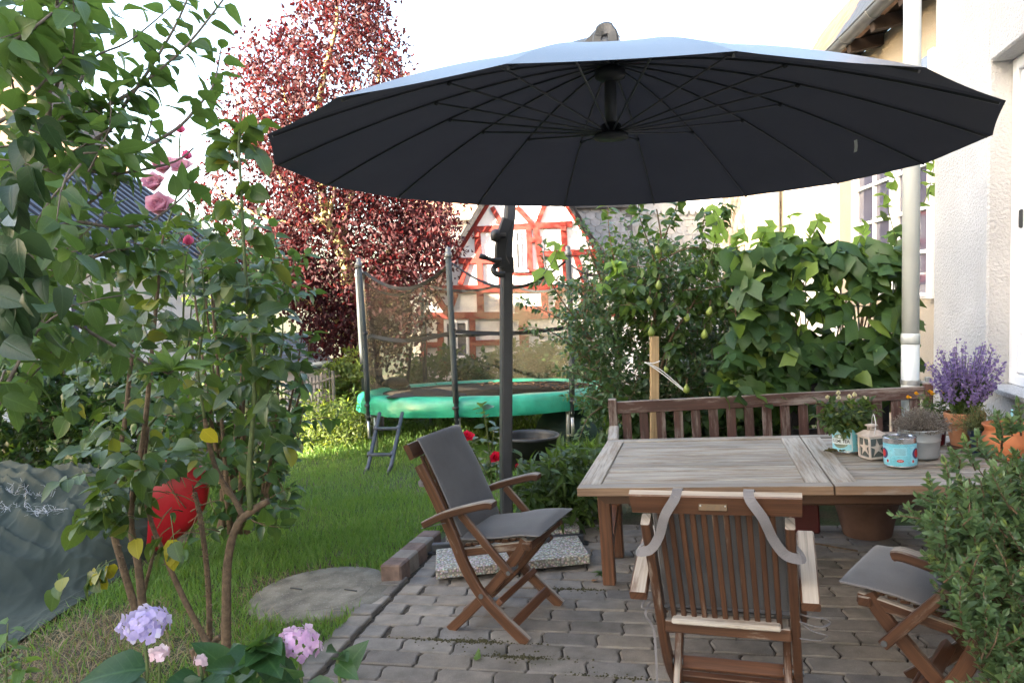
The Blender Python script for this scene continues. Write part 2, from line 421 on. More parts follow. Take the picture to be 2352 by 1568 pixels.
# border course and the raised kerb stones at the lawn
bm_ = [paver_mesh(.152, .152, .07, 50 + s, .003).mesh('border_stone', MT['paver']) for s in range(4)]
b = -1.9
while b < .40:
    link('border_stone', random.choice(bm_), terrace, Matrix.Translation((edge_a(b) - .092, b, .012 + random.uniform(-.004, .006))) @ Matrix.Rotation(random.uniform(-.04, .04) - .04, 4, 'Z') @ Matrix.Rotation(-.05, 4, 'Y'))
    b += .153
MT['kerb'] = plain('weathered_kerb_concrete', (.15, .105, .09), .9, 0, .35, 12, .5)
b = .47
for i in range(5):
    mb = MB().box((0, 0, 0), (.15, .17, .15), .012, 1)
    mb.build('kerb_stone', MT['kerb'] if i % 2 == 0 else MT['paver'], terrace, False, Matrix.Translation((edge_a(b) - .10, b, .045 - .008 * i)) @ Matrix.Rotation(random.uniform(-.05, .05) - .04, 4, 'Z') @ Matrix.Rotation(random.uniform(-.05, .05), 4, 'X')); b += .178

# manhole cover in the lawn
M_ = Mat('old_concrete'); v_ = M_.co(); f_ = M_.noise(v_, 7, 6); s_ = M_.noise(v_, 90, 3, .7)
c_ = M_.ramp(f_, [(.3, (.085, .076, .06)), (.5, (.155, .14, .112)), (.7, (.23, .21, .17))]); c_ = M_.mix(M_.ramp(s_, [(.6, 0.0), (.72, .7)]), c_, (.42, .41, .38))
c_ = M_.mix(M_.ramp(s_, [(.3, .6), (.4, 0.0)]), c_, (.05, .045, .035)); M_.set('Base Color', c_).set('Roughness', .95); M_.bump(M_.mix(.5, f_, s_), .6, .008); MT['concrete'] = M_.m
mh = thing('manhole_cover', 'round concrete manhole cover sunk in the lawn beside the terrace', 'manhole cover', MG @ Matrix.Translation((-1.78, .19, -.012)))
MB().lathe([(.47, -.05), (.47, .012), (.46, .022), (.335, .024)], 48).build('ring', MT['concrete'], mh, True)
lid = MB().lathe([(.325, -.03), (.325, .018), (.318, .026), (.0, .03)], 48).build('lid', MT['concrete'], mh, True); smooth_by_angle(lid)
for s in (-.2, .2): MB().bar((s - .05, .02, .031), (s + .05, .0, .031), .012, .006).build('lifting_slot', MT['black'], mh)

# ================================================================== OUR HOUSE, white roughcast
def plaster(name, c, bs=.9, dirt=.0, sc=55):
    M = Mat(name); v = M.co(); f = M.noise(v, sc, 5, .62); w = M.noise(v, 1.7, 5)
    M.set('Base Color', M.ramp(w, [(.3, tuple(x * (1 - .05 - dirt) for x in c)), (.7, c)])).set('Roughness', .95)
    M.bump(f, bs, .03); return M.m
MT['roughcast'] = plaster('white_roughcast', (.57, .57, .58), .9, .16, 48)
house = thing('white_house', 'white roughcast house wall with a recessed window beside the table', 'house', MH)
AW = 2.5
def wallbox(mb, b0, b1, z0, z1, a0=AW, a1=AW + .36): mb.box(((a0 + a1) / 2, (b0 + b1) / 2, (z0 + z1) / 2), (a1 - a0, b1 - b0, z1 - z0), .012); return mb
w = MB(); wallbox(w, 1.42, 2.58, -.3, 6.5); wallbox(w, -.55, 1.42, -.3, 1.15); wallbox(w, -.55, 1.42, 3.28, 6.5); wallbox(w, -7, -.55, -.3, 6.5)
w.box((AW + 3.36, 2.4, 3.1), (6, .36, 6.8), .01)
wo_ = w.build('wall', MT['roughcast'], house)
win = thing('tmp', None, None, None); bpy.data.objects.remove(win)
def hwin(parent):
    f = MB(); A = AW + .168; ZW0, ZW1 = 1.18, 3.28
    for (b0, b1, z0, z1) in ((1.34, 1.42, ZW0, ZW1), (-.55, -.47, ZW0, ZW1), (-.47, 1.34, ZW1 - .08, ZW1), (-.47, 1.34, ZW0, ZW0 + .07)):
        f.box((A, (b0 + b1) / 2, (z0 + z1) / 2), (.07, b1 - b0, z1 - z0), .006)
    for (b0, b1, z0, z1) in ((1.235, 1.335, 1.26, 3.19), (.40, .50, 1.26, 3.19), (.50, 1.235, 3.09, 3.19), (.50, 1.235, 1.26, 1.37), (-.46, .39, 3.09, 3.19), (-.46, .39, 1.26, 1.37)):
        f.box((A + .012, (b0 + b1) / 2, (z0 + z1) / 2), (.06, b1 - b0, z1 - z0), .008)
    o = f.build('window', MT['white'], parent)
    G = Mat('window_glass'); G.set('Base Color', (.09, .09, .13)).set('Roughness', .03); G.b.inputs['Specular IOR Level'].default_value = 1.0
    MT['glass'] = G.m
    MB().box((A + .03, .868, 2.22), (.012, .75, 1.76), .001).build('pane', G.m, o); MB().box((A + .03, -.035, 2.22), (.012, .86, 1.76), .001).build('pane', G.m, o)
    MB().box((A - .02, 1.285, 2.25), (.03, .03, .12), .008).build('handle', MT['black'], o)
    return o
hwin(house)
Gm = Mat('speckled_granite'); v_ = Gm.co(); Gm.set('Base Color', Gm.ramp(Gm.noise(v_, 120, 3, .8), [(.35, (.16, .16, .17)), (.5, (.4, .41, .42)), (.65, (.62, .63, .64))])).set('Roughness', .35); MT['granite'] = Gm.m
MB().box((AW + .055, .42, 1.163), (.19, 1.92, .032), .004).build('sill', MT['granite'], house)

# downspout at the corner
ds = thing('downspout', 'thick pale zinc downspout at the corner of the white house', 'downspout', Matrix.Translation(hp(2.36, 2.70, 0)))
MT['pipe'] = plain('weathered_zinc_pipe', (.56, .60, .61), .42, .06, .07, 3)
MB().tube([(0, 0, -.2), (0, 0, 1.45)], .070, 24).build('lower_pipe', MT['pipe'], ds, True)
MB().tube([(0, 0, 1.40), (0, 0, 6.5)], .066, 24).build('upper_pipe', MT['pipe'], ds, True)
MB().lathe([(.073, 1.36), (.073, 1.44), (.069, 1.45)], 24).build('collar', MT['pipe'], ds, True)
br = MB().lathe([(.074, 1.02), (.074, 1.06)], 24); br.bar((.06, -.02, 1.04), (.22, -.05, 1.04), .05, .02); br.bar((.1, -.05, 1.06), (.14, -.05, 1.06), .03, .05)
br.build('bracket', MT['zinc'], ds)
# ================================================================== TABLE
tb = thing('dining_table', 'weathered grey teak dining table with plank top standing on the terrace', 'table', MG)
TW, TT, TZ = 1.45, .05, .735
def half(a0, a1, n=11):
    EB, RL = .125, .085
    P = lambda nm, c, s, m='teak_grey', ax=None: MB().box(c, s, .003, ax).build(nm, MT[m], tb)
    z = TZ - TT / 2
    P('edge_board', ((a0 + a0 + EB) / 2, TW / 2, z), (EB - .002, TW - 2 * RL - .004, TT), ax=1)
    P('edge_board', ((a1 + a1 - EB) / 2, TW / 2, z), (EB - .002, TW - 2 * RL - .004, TT), ax=1)
    P('front_board', ((a0 + a1) / 2, RL / 2, z), (a1 - a0, RL, TT), 'teak_edge', 0)
    P('rear_board', ((a0 + a1) / 2, TW - RL / 2, z), (a1 - a0, RL, TT), ax=0)
    wd = (TW - 2 * RL) / n
    for i in range(n):
        P('plank', ((a0 + a1) / 2, RL + wd * (i + .5), z - .004 + random.uniform(-.0015, .0015)), (a1 - a0 - 2 * EB - .003, wd - .017, TT - .012), ax=0)
half(0, 1.364); half(1.372, 2.44)
A = lambda nm, c, s, ax=0, m='teak_dark': MB().box(c, s, .004, ax).build(nm, MT[m], tb)
for b_, b2_ in ((.15, .36), (1.30, 1.09)):
    m_ = MB(); z0, z1 = .61, .682
    m_.prism([(.06, b_ - .03, z1), (.14, b_ - .03, z0), (2.3, b_ - .03, z0), (2.38, b_ - .03, z1)], (0, .06, 0)); m_.build('apron', MT['teak'], tb)
    A('apron_rail', (1.25, b2_, .585), (2.0, .045, .095), 0, 'teak')
A('cross_rail', (.2, .725, .63), (.06, .68, .08), 1); A('cross_rail', (2.3, .725, .63), (.06, .68, .08), 1)
for a_ in (.085, 2.32):
    for b_ in (.47, .98):
        MB().bar((a_, b_, 0), (a_, b_, .60), .078, .078, (1, 0, 0), .006).build('leg', MT['teak_dark'], tb)
    MB().bar((a_, .49, .14), (a_, .96, .36), .045, .05, ch=.004).build('brace', MT['teak_dark'], tb)
    A('leg_rail', (a_, .725, .52), (.05, .45, .06), 1)

# ================================================================== BENCH
BA = math.atan2(.263, 2.57); BL = 2.60
bench = thing('garden_bench', 'long slatted garden bench with peeling brown paint behind the table', 'bench', MG @ Matrix.Translation((-.06, 2.36, 0)) @ Matrix.Rotation(BA, 4, 'Z'))
B = lambda nm, c, s, ax=None, m='bench': MB().box(c, s, .005, ax).build(nm, MT[m], bench)
BHL, BHR = .925, 1.0                     # the far end stands higher on uneven ground
for x, hgt in ((0, .925), (BL, .925)):
    MB().bar((x, 0, 0), (x, .0, hgt), .075, .075, (1, 0, 0), .008).build('rear_leg', MT['bench'], bench)
    MB().bar((x, -.55, 0), (x, -.55, .66), .07, .07, (1, 0, 0), .006).build('front_leg', MT['bench'], bench)
    MB().bar((x, .0, .675), (x, -.64, .675), .085, .035, ch=.012).build('armrest', MT['teak_grey'], bench)
    B('side_rail', (x, -.28, .40), (.05, .48, .07), 1)
B('back_rail', (BL / 2, 0, .845), (BL - .075, .045, .105), 0); B('lower_rail', (BL / 2, 0, .50), (BL - .075, .04, .06), 0)
B('seat_rail', (BL / 2, -.53, .40), (BL - .07, .035, .07), 0)
ns = 17
for i in range(ns): MB().bar((.115 + i * (BL - .23) / (ns - 1), .0, .53), (.115 + i * (BL - .23) / (ns - 1), 0, .793), .078, .022, (0, 1, 0), .003).build('slat', MT['bench'], bench)
for i in range(6): B('seat_slat', (BL / 2, -.06 - i * .094, .447), (BL - .03, .075, .022), 0, 'teak_grey')

# ================================================================== CHAIRS (folding teak armchairs)
def make_chair(M, label, fold=True):
    t = thing('folding_armchair', label, 'chair', M, 'folding teak armchairs around the table')
    Y, YI = .257, .219
    stile = curve([(.245, 0, 0), (.10, 0, .125), (-.02, 0, .25), (-.10, 0, .39), (-.150, 0, .52), (-.25, 0, .76), (-.342, 0, .945)], 4)
    rear = curve([(-.245, 0, 0), (-.10, 0, .13), (.05, 0, .28), (.19, 0, .44), (.262, 0, .545)], 3)
    armp = curve([(-.30, 0, .628), (-.16, 0, .690), (0, 0, .735), (.10, 0, .757), (.135, 0, .752)], 4)
    for s in (-1, 1):
        MB().sweep([(p.x, s * Y, p.z) for p in stile], .034, .062).build('stile', MT['teak'], t)
        MB().sweep([(p.x, s * YI, p.z) for p in rear], .032, .055).build('leg', MT['teak'], t)
        MB().sweep([(p.x, s * .313, p.z) for p in armp], .066, [.04] * (len(armp) - 2) + [.04, .026]).build('armrest', MT['teak'], t)
        MB().bar((-.085, s * .291, .69), (.195, s * .291, .375), .026, .042).build('arm_brace', MT['teak'], t)
        MB().tube([(.185, s * .310, .39), (.185, s * .21, .39)], .012, 10).build('pivot_bolt', MT['zinc_dark'], t)
        MB().tube([(-.005, s * .280, .235), (-.005, s * .2, .235)], .014, 10).build('pivot_bolt', MT['zinc_dark'], t)
        MB().bar((-.16, s * YI, .445), (.30, s * YI, .525), .03, .045).build('seat_rail', MT['teak'], t)
    rail = MB().sweep(curve([(-.380, -.300, 1.024), (-.388, -.15, 1.026), (-.391, 0, 1.026), (-.388, .15, 1.026), (-.380, .300, 1.024)], 3), .034, .088, (.906, 0, .423))
    rail.build('top_rail', MT['teak'], t)
    MB().bar((-.150, -.24, .455), (-.150, .24, .455), .03, .05).build('back_rail', MT['teak'], t)
    MB().bar((-.172, -.205, .495), (-.172, .205, .495), .075, .022, (0, 0, 1), .006).build('seat_slat', MT['teak_grey'], t)
    MB().bar((.27, -.245, .515), (.27, .245, .515), .05, .04).build('front_rail', MT['teak'], t)
    MB().bar((.08, -.25, .19), (.08, .25, .19), .035, .055, (.7, 0, .7)).build('stretcher', MT['teak_dark'], t)
    MB().bar((-.155, -.215, .10), (-.155, .215, .10), .028, .06, (.5, 0, .85)).build('stretcher', MT['teak_dark'], t)
    MB().bar((.165, -.25, .085), (.165, .25, .085), .028, .05, (-.5, 0, .85)).build('stretcher', MT['teak_dark'], t)
    for i in range(11):
        y = -.200 + i * .040
        MB().bar((-.150, y, .47), (-.362, y, .985), .0205, .016, (1, 0, .4), .003).build('slat', MT['teak'], t)
    for i in range(8):
        x = -.10 + i * .046; MB().bar((x, -.205, .480 + (x + .16) * .17), (x, .205, .480 + (x + .16) * .17), .036, .016, (0, 0, 1), .003).build('seat_slat', MT['teak'], t)
    # cushion: one folded pad, seat and back
    def pad(pts, w0, w1, th, nm, sag=.0):
        L = len(pts) - 1; mb = MB(); nu, nv = 12, L * 1
        def sec(s_, t_):
            i = min(int(t_ * L), L - 1); k = t_ * L - i; p = Vector(pts[i]).lerp(Vector(pts[i + 1]), k)
            tn = (Vector(pts[i + 1]) - Vector(pts[i])).normalized(); n = Vector((0, -1, 0)).cross(tn) * 1.0
            a = 2 * math.pi * s_; w = w0 + (w1 - w0) * t_
            ce, se = math.cos(a), math.sin(a)
            yy = math.copysign(abs(ce) ** .45, ce) * w; zz = math.copysign(abs(se) ** .75, se)
            end = min(1, min(t_, 1 - t_) * 9 + .12)
            pil = 1 - .55 * abs(yy / w) ** 3
            q = p + Vector((0, yy, 0)) + n * (zz * th * .5 * end * pil)
            q += n * (.004 * noise.noise(Vector((yy * 9, t_ * 6, 1.3)))); return q
        mb.grid(sec, 28, nv * 2, True); o = mb.build(nm, MT['cushion'], t, True)
        for s_ in (0, .5): MB().tube([sec(s_, .02 + .96 * k / 24) for k in range(25)], .0045, 6).build('piping', MT['strap'], o, True)
        return o
    back = [(-.115, 0, .535), (-.175, 0, .70), (-.245, 0, .87), (-.31, 0, 1.0), (-.338, 0, 1.062), (-.362, 0, 1.088)] if fold else [(-.115, 0, .50), (-.17, 0, .70), (-.24, 0, .87), (-.285, 0, .97), (-.305, 0, 1.022)]
    pad(curve(back, 2), .240, .236, .055, 'back_cushion')
    seat = [(-.15, 0, .528), (-.05, 0, .535), (.10, 0, .558), (.24, 0, .580), (.36, 0, .585)]
    pad(curve(seat, 3), .240, .258, .062, 'seat_cushion')
    fl = MB(); fl.grid(lambda s_, t_: (-.362 - .058 * t_ + .0, -.235 + .47 * s_, 1.085 - .012 * t_ - .075 * t_ * t_ * 0.0), 8, 3); 
    return t
def ribbon(t, pts, w, nm='strap', up=None):
    P = curve(pts, 6); mb = MB(); vs = []; n = len(P)
    for i, p in enumerate(P):
        tn = (P[min(i + 1, n - 1)] - P[max(i - 1, 0)]).normalized(); u = Vector(up[min(i // 6, len(up) - 1)] if up else (1, 0, .4)).normalized(); sd = tn.cross(u).normalized()
        vs += [p - sd * w / 2, p + sd * w / 2, p + sd * w / 2 + u * .003, p - sd * w / 2 + u * .003]
    fs = []
    for i in range(n - 1):
        for k in range(4): a = i * 4 + k; b = i * 4 + (k + 1) % 4; fs.append([a, b, b + 4, a + 4])
    fs += [[0, 1, 2, 3], [(n - 1) * 4 + k for k in (3, 2, 1, 0)]]
    mb.add(vs, fs); return mb.build(nm, MT['strap'], t)
CH1 = MG @ Matrix.Translation((-.45, -.09, 0)) @ Matrix.Rotation(rad(-10), 4, 'Z')
CH2 = MG @ Matrix.Translation((.785, -1.01, .006)) @ Matrix.Rotation(rad(84.5), 4, 'Z')
CH3 = MG @ Matrix.Translation((1.66, -.885, 0)) @ Matrix.Rotation(rad(153), 4, 'Z')
c1 = make_chair(CH1, 'teak folding armchair with grey cushion turned sideways on the open paving by the lawn')
c2 = make_chair(CH2, 'teak folding armchair seen from its slatted back, cushion straps looped over its rail', False)
c3 = make_chair(CH3, 'teak folding armchair half hidden by the boxwood bush')
tieS = (-.93, 0, .37)
ribbon(c1, [(-.28, -.235, .86), (-.33, -.275, .85), (-.32, -.272, .84), (-.26, -.235, .845)], .03, up=[(0, -1, 0)])
ribbon(c1, [(-.17, -.25, .63), (-.24, -.30, .62), (-.33, -.31, .60)], .012, 'tie', up=[(0, 0, 1)])
# straps on the back of the middle chair (seen from behind): local y left = picture left
for s in (1, -1):
    ribbon(c2, [(-.32, s * .13, 1.045), (-.375, s * .125, 1.072), (-.425, s * .13, 1.05), (-.425, s * .17, .985), (-.395, s * .20, .90), (-.375, s * .24, .84), (-.345, s * .292, .822), (-.27, s * .27, .84)], .036, up=[(0, 0, 1), (-.6, 0, .8), (-.93, 0, .37), tieS, tieS, tieS, (-.8, s * .6, .3), (0, s, 0)])
ribbon(c2, [(-.12, -.24, .54), (-.17, -.29, .54), (-.15, -.36, .525), (-.13, -.38, .50), (-.16, -.34, .495), (-.18, -.27, .52)], .009, 'tie', up=[(0, 0, 1)])
ribbon(c2, [(-.13, -.25, .525), (-.18, -.31, .49), (-.15, -.365, .46), (-.13, -.34, .43), (-.16, -.27, .445)], .009, 'tie', up=[(0, 0, 1)])
ribbon(c2, [(-.12, .24, .54), (-.15, .29, .545), (-.19, .31, .51), (-.17, .285, .44), (-.18, .28, .32), (-.175, .285, .21)], .009, 'tie', up=[(-1, 0, 0)])
ribbon(c2, [(-.12, .24, .54), (-.19, .30, .57), (-.22, .315, .55), (-.17, .27, .53)], .009, 'tie', up=[(-1, 0, 0)])
BR = plain('old_brass', (.075, .045, .02), .5, .3, .3, 60); MT['brass'] = BR
pq = MB().bar((-.4105, -.05, 1.022), (-.4105, .05, 1.022), .004, .036, (.36, 0, 1), .001); pq.build('plaque', BR, c2)
for k in (-.043, .043): MB().lathe([(.003, 0), (.003, .003)], 8, M=Matrix.Rotation(rad(-90), 4, 'Y'), c=(-.411, k, 1.022)).build('plaque_rivet', MT['zinc'], c2)

# ================================================================== PARASOL
UC = Vector((.522, 3.76, 2.486)); UR = 1.66; UH = .50; PH = -1.104; NR = 16
um = thing('cantilever_parasol', 'large round charcoal cantilever parasol spread over the table', 'parasol', Matrix.Translation(gp(-.78, 1.2, .05)))
U0 = um.matrix_world.translation
TILT = Matrix.Rotation(.009, 4, 'Y') @ Matrix.Rotation(-.005, 4, 'X')
def zr(r): return UH * (1 - (r / UR) ** 1.55)
def canopy_pt(r, ang, dz=0.0):
    return UC - U0 + (TILT @ Vector((r * math.cos(ang), r * math.sin(ang), zr(r) + dz)))
dA = 2 * math.pi / NR
for k in range(NR):
    a0 = PH + k * dA
    def gore(s, t, a0=a0):
        r = .03 + (UR - .03) * t; a = a0 + dA * s; m = 4 * s * (1 - s)
        half = dA / 2; chord = math.cos(half) / math.cos((s - .5) * dA)
        rr = r * (1 + (chord - 1)) if t > 0 else r
        rr *= 1 - .004 * m * t ** 3                     # scalloped hem
        p = canopy_pt(rr, a); p.z += (zr(r) - zr(rr)) - .005 * m * math.sin(math.pi * min(t * .93, 1)) - .002 * m * t; return p
    mb = MB(); mb.grid(gore, 8, 16); o = mb.build('canopy_panel', MT['canopy'], um, True)
    MB().sweep([canopy_pt(.05 + (UR - .07) * i / 14, a0, -.016) for i in range(15)], .009, .010, (-math.sin(a0), math.cos(a0), 0)).build('rib', MT['mast'], um)
    MB().tube([canopy_pt(.045, a0) * 0 + (UC - U0) + Vector((.05 * math.cos(a0), .05 * math.sin(a0), .155)), canopy_pt(.86, a0, -.028)], .0052, 6).build('stretcher', MT['mast'], um)
    MB().lathe([(0, -.012), (.012, -.006), (.012, .006), (0, .012)], 8, c=canopy_pt(.87, a0, -.024)).build('rib_joint', MT['mast2'], um, True)
hub = UC - U0
MB().tube([hub + Vector((0, 0, .14)), hub + Vector((0, 0, UH + .05))], .030, 20).build('post', MT['mast'], um, True)
MB().lathe([(.0, .118), (.085, .122), (.085, .142), (.055, .15), (.05, .19), (.03, .2)], 24, c=hub).build('runner', MT['mast2'], um, True)
MB().lathe([(.035, UH - .10), (.075, UH - .08), (.075, UH - .04), (.03, UH - .03)], 24, c=hub).build('hub', MT['mast2'], um, True)
ang = PH + 3 * dA + .02; tp = canopy_pt(1.30, ang, -.03)
mb = MB(); tv = Vector((-math.sin(ang), math.cos(ang), 0)); mb.grid(lambda s, t: tp + tv * (.01 + .03 * s) + Vector((.004 * math.sin(t * 3), .003 * t, -.062 * t)), 2, 4); mb.build('care_tag', MT['white'], um)
# mast: hexagonal foot column, then the curved arm over the far rim
mtop = W(1163, 600, 5.55) - U0
def oval(mb, pts, w, h, side):
    return mb.sweep(pts, w, h, side)
MB().sweep([Vector((0, 0, 0)), Vector((.004, 0, .5)), mtop], .082, .10, (1, .25, 0)).build('mast', MT['mast'], um)
apex = hub + Vector((-.06, .02, UH + .22))
arm = curve([mtop + Vector((0, 0, -.02)), W(1166, 540, 5.57) - U0, W(1171, 490, 5.57) - U0, mtop + Vector((.06, -.02, .72)), mtop + Vector((.16, -.35, 1.12)), mtop + Vector((.35, -.95, 1.18)), hub + Vector((-.03, .10, UH + .12))], 6)
MB().sweep(arm, .075, .085, (1, .25, 0)).build('arm', MT['mast'], um)
MB().sweep([mtop + Vector((0, 0, -.09)), mtop + Vector((0, 0, .03))], .098, .115, (1, .25, 0)).build('collar', MT['mast2'], um)
# joint over the canopy
jc = hub + Vector((-.04, 0, UH))
mb = MB(); mb.sweep(curve([jc + Vector((-.01, .02, .05)), jc + Vector((-.01, .02, .12)), jc + Vector((.02, .0, .148)), jc + Vector((.055, -.02, .125)), jc + Vector((.062, -.02, .06))], 4), .085, [.05] * 6 + [.07] * 5 + [.05] * 6, (.3, 1, 0)); mb.build('tilt_joint', MT['mast'], um)
MB().tube([jc + Vector((.03, 0, -.03)), jc + Vector((.035, 0, .08)), jc + Vector((.05, 0, .13))], [.055, .055, .045], 16).build('pivot', MT['mast'], um, True)
MB().bar(jc + Vector((-.15, .12, .02)), jc + Vector((.0, .0, .14)), .05, .05).build('lever', MT['mast'], um)
0 and MB().lathe([(.012, 0), (.012, .004), (0, .006)], 10, c=jc + Vector((-.01, -.055, .10)), M=Matrix.Rotation(rad(90), 4, 'X')).build('bolt', MT['steel_'] if 'steel_' in MT else MT['zinc'], um)
# crank box
m1, m0 = W(1152, 505, 5.50) - U0, W(1150, 612, 5.50) - U0
cb = MB().sweep(curve([m1 + Vector((.045, 0, 0)), m1.lerp(m0, .3) + Vector((.012, 0, 0)), m1.lerp(m0, .75) + Vector((-.005, 0, 0)), m0 + Vector((.03, 0, 0))], 4), .06, .085, (.2, -1, 0)); cb.build('crank_box', MT['mast2'], um)
kb = W(1146, 541, 5.45) - U0; dirk = Vector((-1, -.3, 0)).normalized()
MB().lathe([(0, 0), (.02, 0), (.018, .05), (.045, .055), (.05, .08), (.04, .105), (0, .11)], 14, c=kb + Vector((.05, .02, 0)), M=dirk.to_track_quat('Z', 'Y').to_matrix().to_4x4()).build('tilt_knob', MT['mast2'], um, True)
h0 = W(1150, 598, 5.42) - U0; h1 = W(1120, 593, 5.40) - U0; h2 = W(1102, 588, 5.38) - U0
ck = MB().tube(curve([h0, h0 + Vector((-.05, -.03, 0)), h1], 4), [.02] * 5 + [.016] * 4, 10).tube([h1, h2], [.017, .021], 10); ck.build('crank_handle', MT['mast2'], um, True)
ck2 = MB().tube(curve([W(1146, 606, 5.42) - U0, W(1133, 617, 5.40) - U0, W(1140, 629, 5.38) - U0, W(1160, 631, 5.38) - U0], 4), .022, 10); ck2.build('crank_arm', MT['mast2'], um, True)
# cross foot and the weights on it
for (p, q) in (((-1.30, .98), (-.20, 1.24)), ((-.90, .70), (-.62, 1.75))):
    P0, P1 = gp(p[0], p[1], .045) - U0, gp(q[0], q[1], .045) - U0; MB().bar(P0, P1, .055, .055, Nn).build('foot_bar', MT['mast'], um)
    for e in (P0, P1): MB().bar(e - Nn * .03, e - Nn * .05, .07, .07).build('foot_pad', MT['mast2'], um)
MB().lathe([(.075, 0), (.075, .015), (.055, .02), (.055, .16), (.05, .165)], 16).build('mast_socket', MT['mast2'], um, True)
def pebblemat():
    M = Mat('washed_pebble_concrete'); v = M.co(); d = M.voro(v, 62, 0); c = M.voro(v, 62, 1)
    col = M.mix(M.ramp(d, [(.30, 0.0), (.62, 1.0)]), M.mix(.4, (.62, .60, .57), M.mix(1.0, c, (.55, .5, .45), 'MULTIPLY')), (.2, .19, .17))
    M.set('Base Color', col).set('Roughness', .8); M.bump(M.math('SUBTRACT', 1.0, d), .8, .012); return M.m
MT['pebble'] = pebblemat()
def slab(M, sx, sy, lab):
    o = MB().box((0, 0, 0), (sx, sy, .062), .005, 0).build('weight_slab', MT['pebble'], None, False, M)
    return tag(o, lab, 'concrete slab', 'washed concrete slabs weighing down the parasol foot')
sang = math.atan2(.19, 1.0)
slab(MG @ Matrix.Translation((-.645, .79, .055)) @ Matrix.Rotation(.345, 4, 'Z') @ Matrix.Rotation(rad(-1), 4, 'X'), 1.04, .47, 'pebbled concrete slab in front of the parasol foot bar under the chair')
slab(MG @ Matrix.Translation((-.78, 1.42, .055)) @ Matrix.Rotation(sang, 4, 'Z'), 1.02, .42, 'pebbled concrete slab behind the parasol foot bar next to the kerb')
# ================================================================== BACKGROUND BUILDINGS
def FP(u, v, Y):
    d = cFW + cRI * ((u - 1176) / FOC) + cUP * ((784 - v) / FOC); return cC + d * (Y / d.y)
# unseen house block, added out of view to shade the terrace and long house
nb = thing('shade_caster_house', 'plain rendered house block added out of view to shade the terrace', 'house', Matrix.Translation((-13, -6, 0)))
MT['beige'] = plaster('beige_render', (.36, .31, .245), .5, .05, 40)
MB().box((-1.5, -4.3, 5.1), (7, 23, 11.4), .02).build('wall', MT['beige'], nb)
MT['tile'] = plain('brown_roof_tiles', (.22, .13, .085), .85, 0, .35, 9, .4)
MB().prism([(-5.4, -16, 10.7), (2.4, -16, 10.7), (-1.5, -16, 13.4)], (0, 23.4, 0)).build('roof', MT['tile'], nb)

# ---- red half-timbered gable
Y0 = 20.0
MT['red'] = plain('red_timber_paint', (.18, .016, .010), .7, 0, .22, 7, .3)
MT['infill'] = plaster('white_infill', (.80, .79, .77), .25, .02, 20)
MT['slate_dk'] = plain('dark_slate', (.055, .06, .068), .6, 0, .3, 5)
ht = thing('half_timbered_house', 'white half timbered gable house with red beams behind the trampoline', 'house', Matrix.Translation((0, Y0, 0)))
T0 = Vector((0, Y0, 0))
c6 = lambda x, y: (803.9 + x * .26856, 459.4 + y * .26856)
def fpt(x, y, dy=0.0):
    u, v = c6(x, y); p = FP(u, v, Y0) - T0; p.y += dy; return p
outline = [(1500, -560), (700, 800), (630, 960), (600, 1000), (600, 1750), (2600, 1750), (2600, 1000), (2240, 660)]
MB().prism([fpt(x, y, .06) for x, y in outline], (0, .3, 0)).build('wall', MT['infill'], ht)
MT['barge'] = plain('dark_verge_slate', (.018, .018, .02), .7, 0, .3, 6, spec=.1)
nbm = [0]
def beam(x0, y0, x1, y1, w):
    nbm[0] += 1; d = .0 - nbm[0] * .0006
    p, q = fpt(x0, y0, d + .03), fpt(x1, y1, d + .03)
    MB().bar(p, q, w * .26856 * Y0 / FOC, .10, (0, -1, 0), .008).build('timber_beam', MT['red'], ht)
for b_ in [(1500, -520, 720, 760, 60), (1500, -520, 2260, 640, 60), (1060, 252, 1330, 240, 52), (1400, 232, 1900, 205, 52), (1215, 60, 1310, 230, 40), (1425, 60, 1560, 205, 40), (1665, 40, 1600, 205, 38),
           (1088, 270, 1100, 500, 55), (1105, 520, 1115, 730, 55), (925, 520, 1330, 515, 52), (1275, 245, 1295, 520, 48), (1530, 240, 1545, 620, 42), (1590, 230, 1650, 690, 52), (1545, 345, 1640, 335, 45),
           (1825, 200, 1850, 690, 52), (1660, 462, 2130, 440, 52), (1390, 622, 1640, 612, 42), (1000, 540, 940, 730, 46), (1640, 690, 1660, 760, 50), (1290, 540, 1300, 740, 60), (1930, 480, 2010, 700, 46), (2080, 470, 2180, 700, 48),
           (640, 765, 2420, 745, 66), (730, 800, 835, 975, 50), (905, 800, 845, 975, 46), (1112, 780, 1118, 975, 60), (640, 990, 1340, 985, 58), (1310, 780, 1330, 1450, 70), (1410, 935, 1700, 930, 52), (1660, 770, 1670, 960, 60),
           (772, 1010, 778, 1460, 55), (1045, 1010, 1055, 1460, 52), (625, 1240, 790, 1235, 48), (1060, 1225, 1330, 1215, 48), (625, 1000, 640, 1460, 50), (790, 1385, 1060, 1380, 44), (1480, 960, 1500, 1460, 80), (1700, 980, 2420, 960, 55), (1350, 1000, 1700, 985, 55), (2000, 790, 2010, 980, 55), (2290, 780, 2300, 980, 55), (1800, 790, 1760, 960, 46)]:
    beam(*b_)
for (x, y) in ((1085, 300), (1825, 250)): MB().box(fpt(x, y, -.07), (.14, .2, .12), .01).build('beam_end', MT['red'], ht)
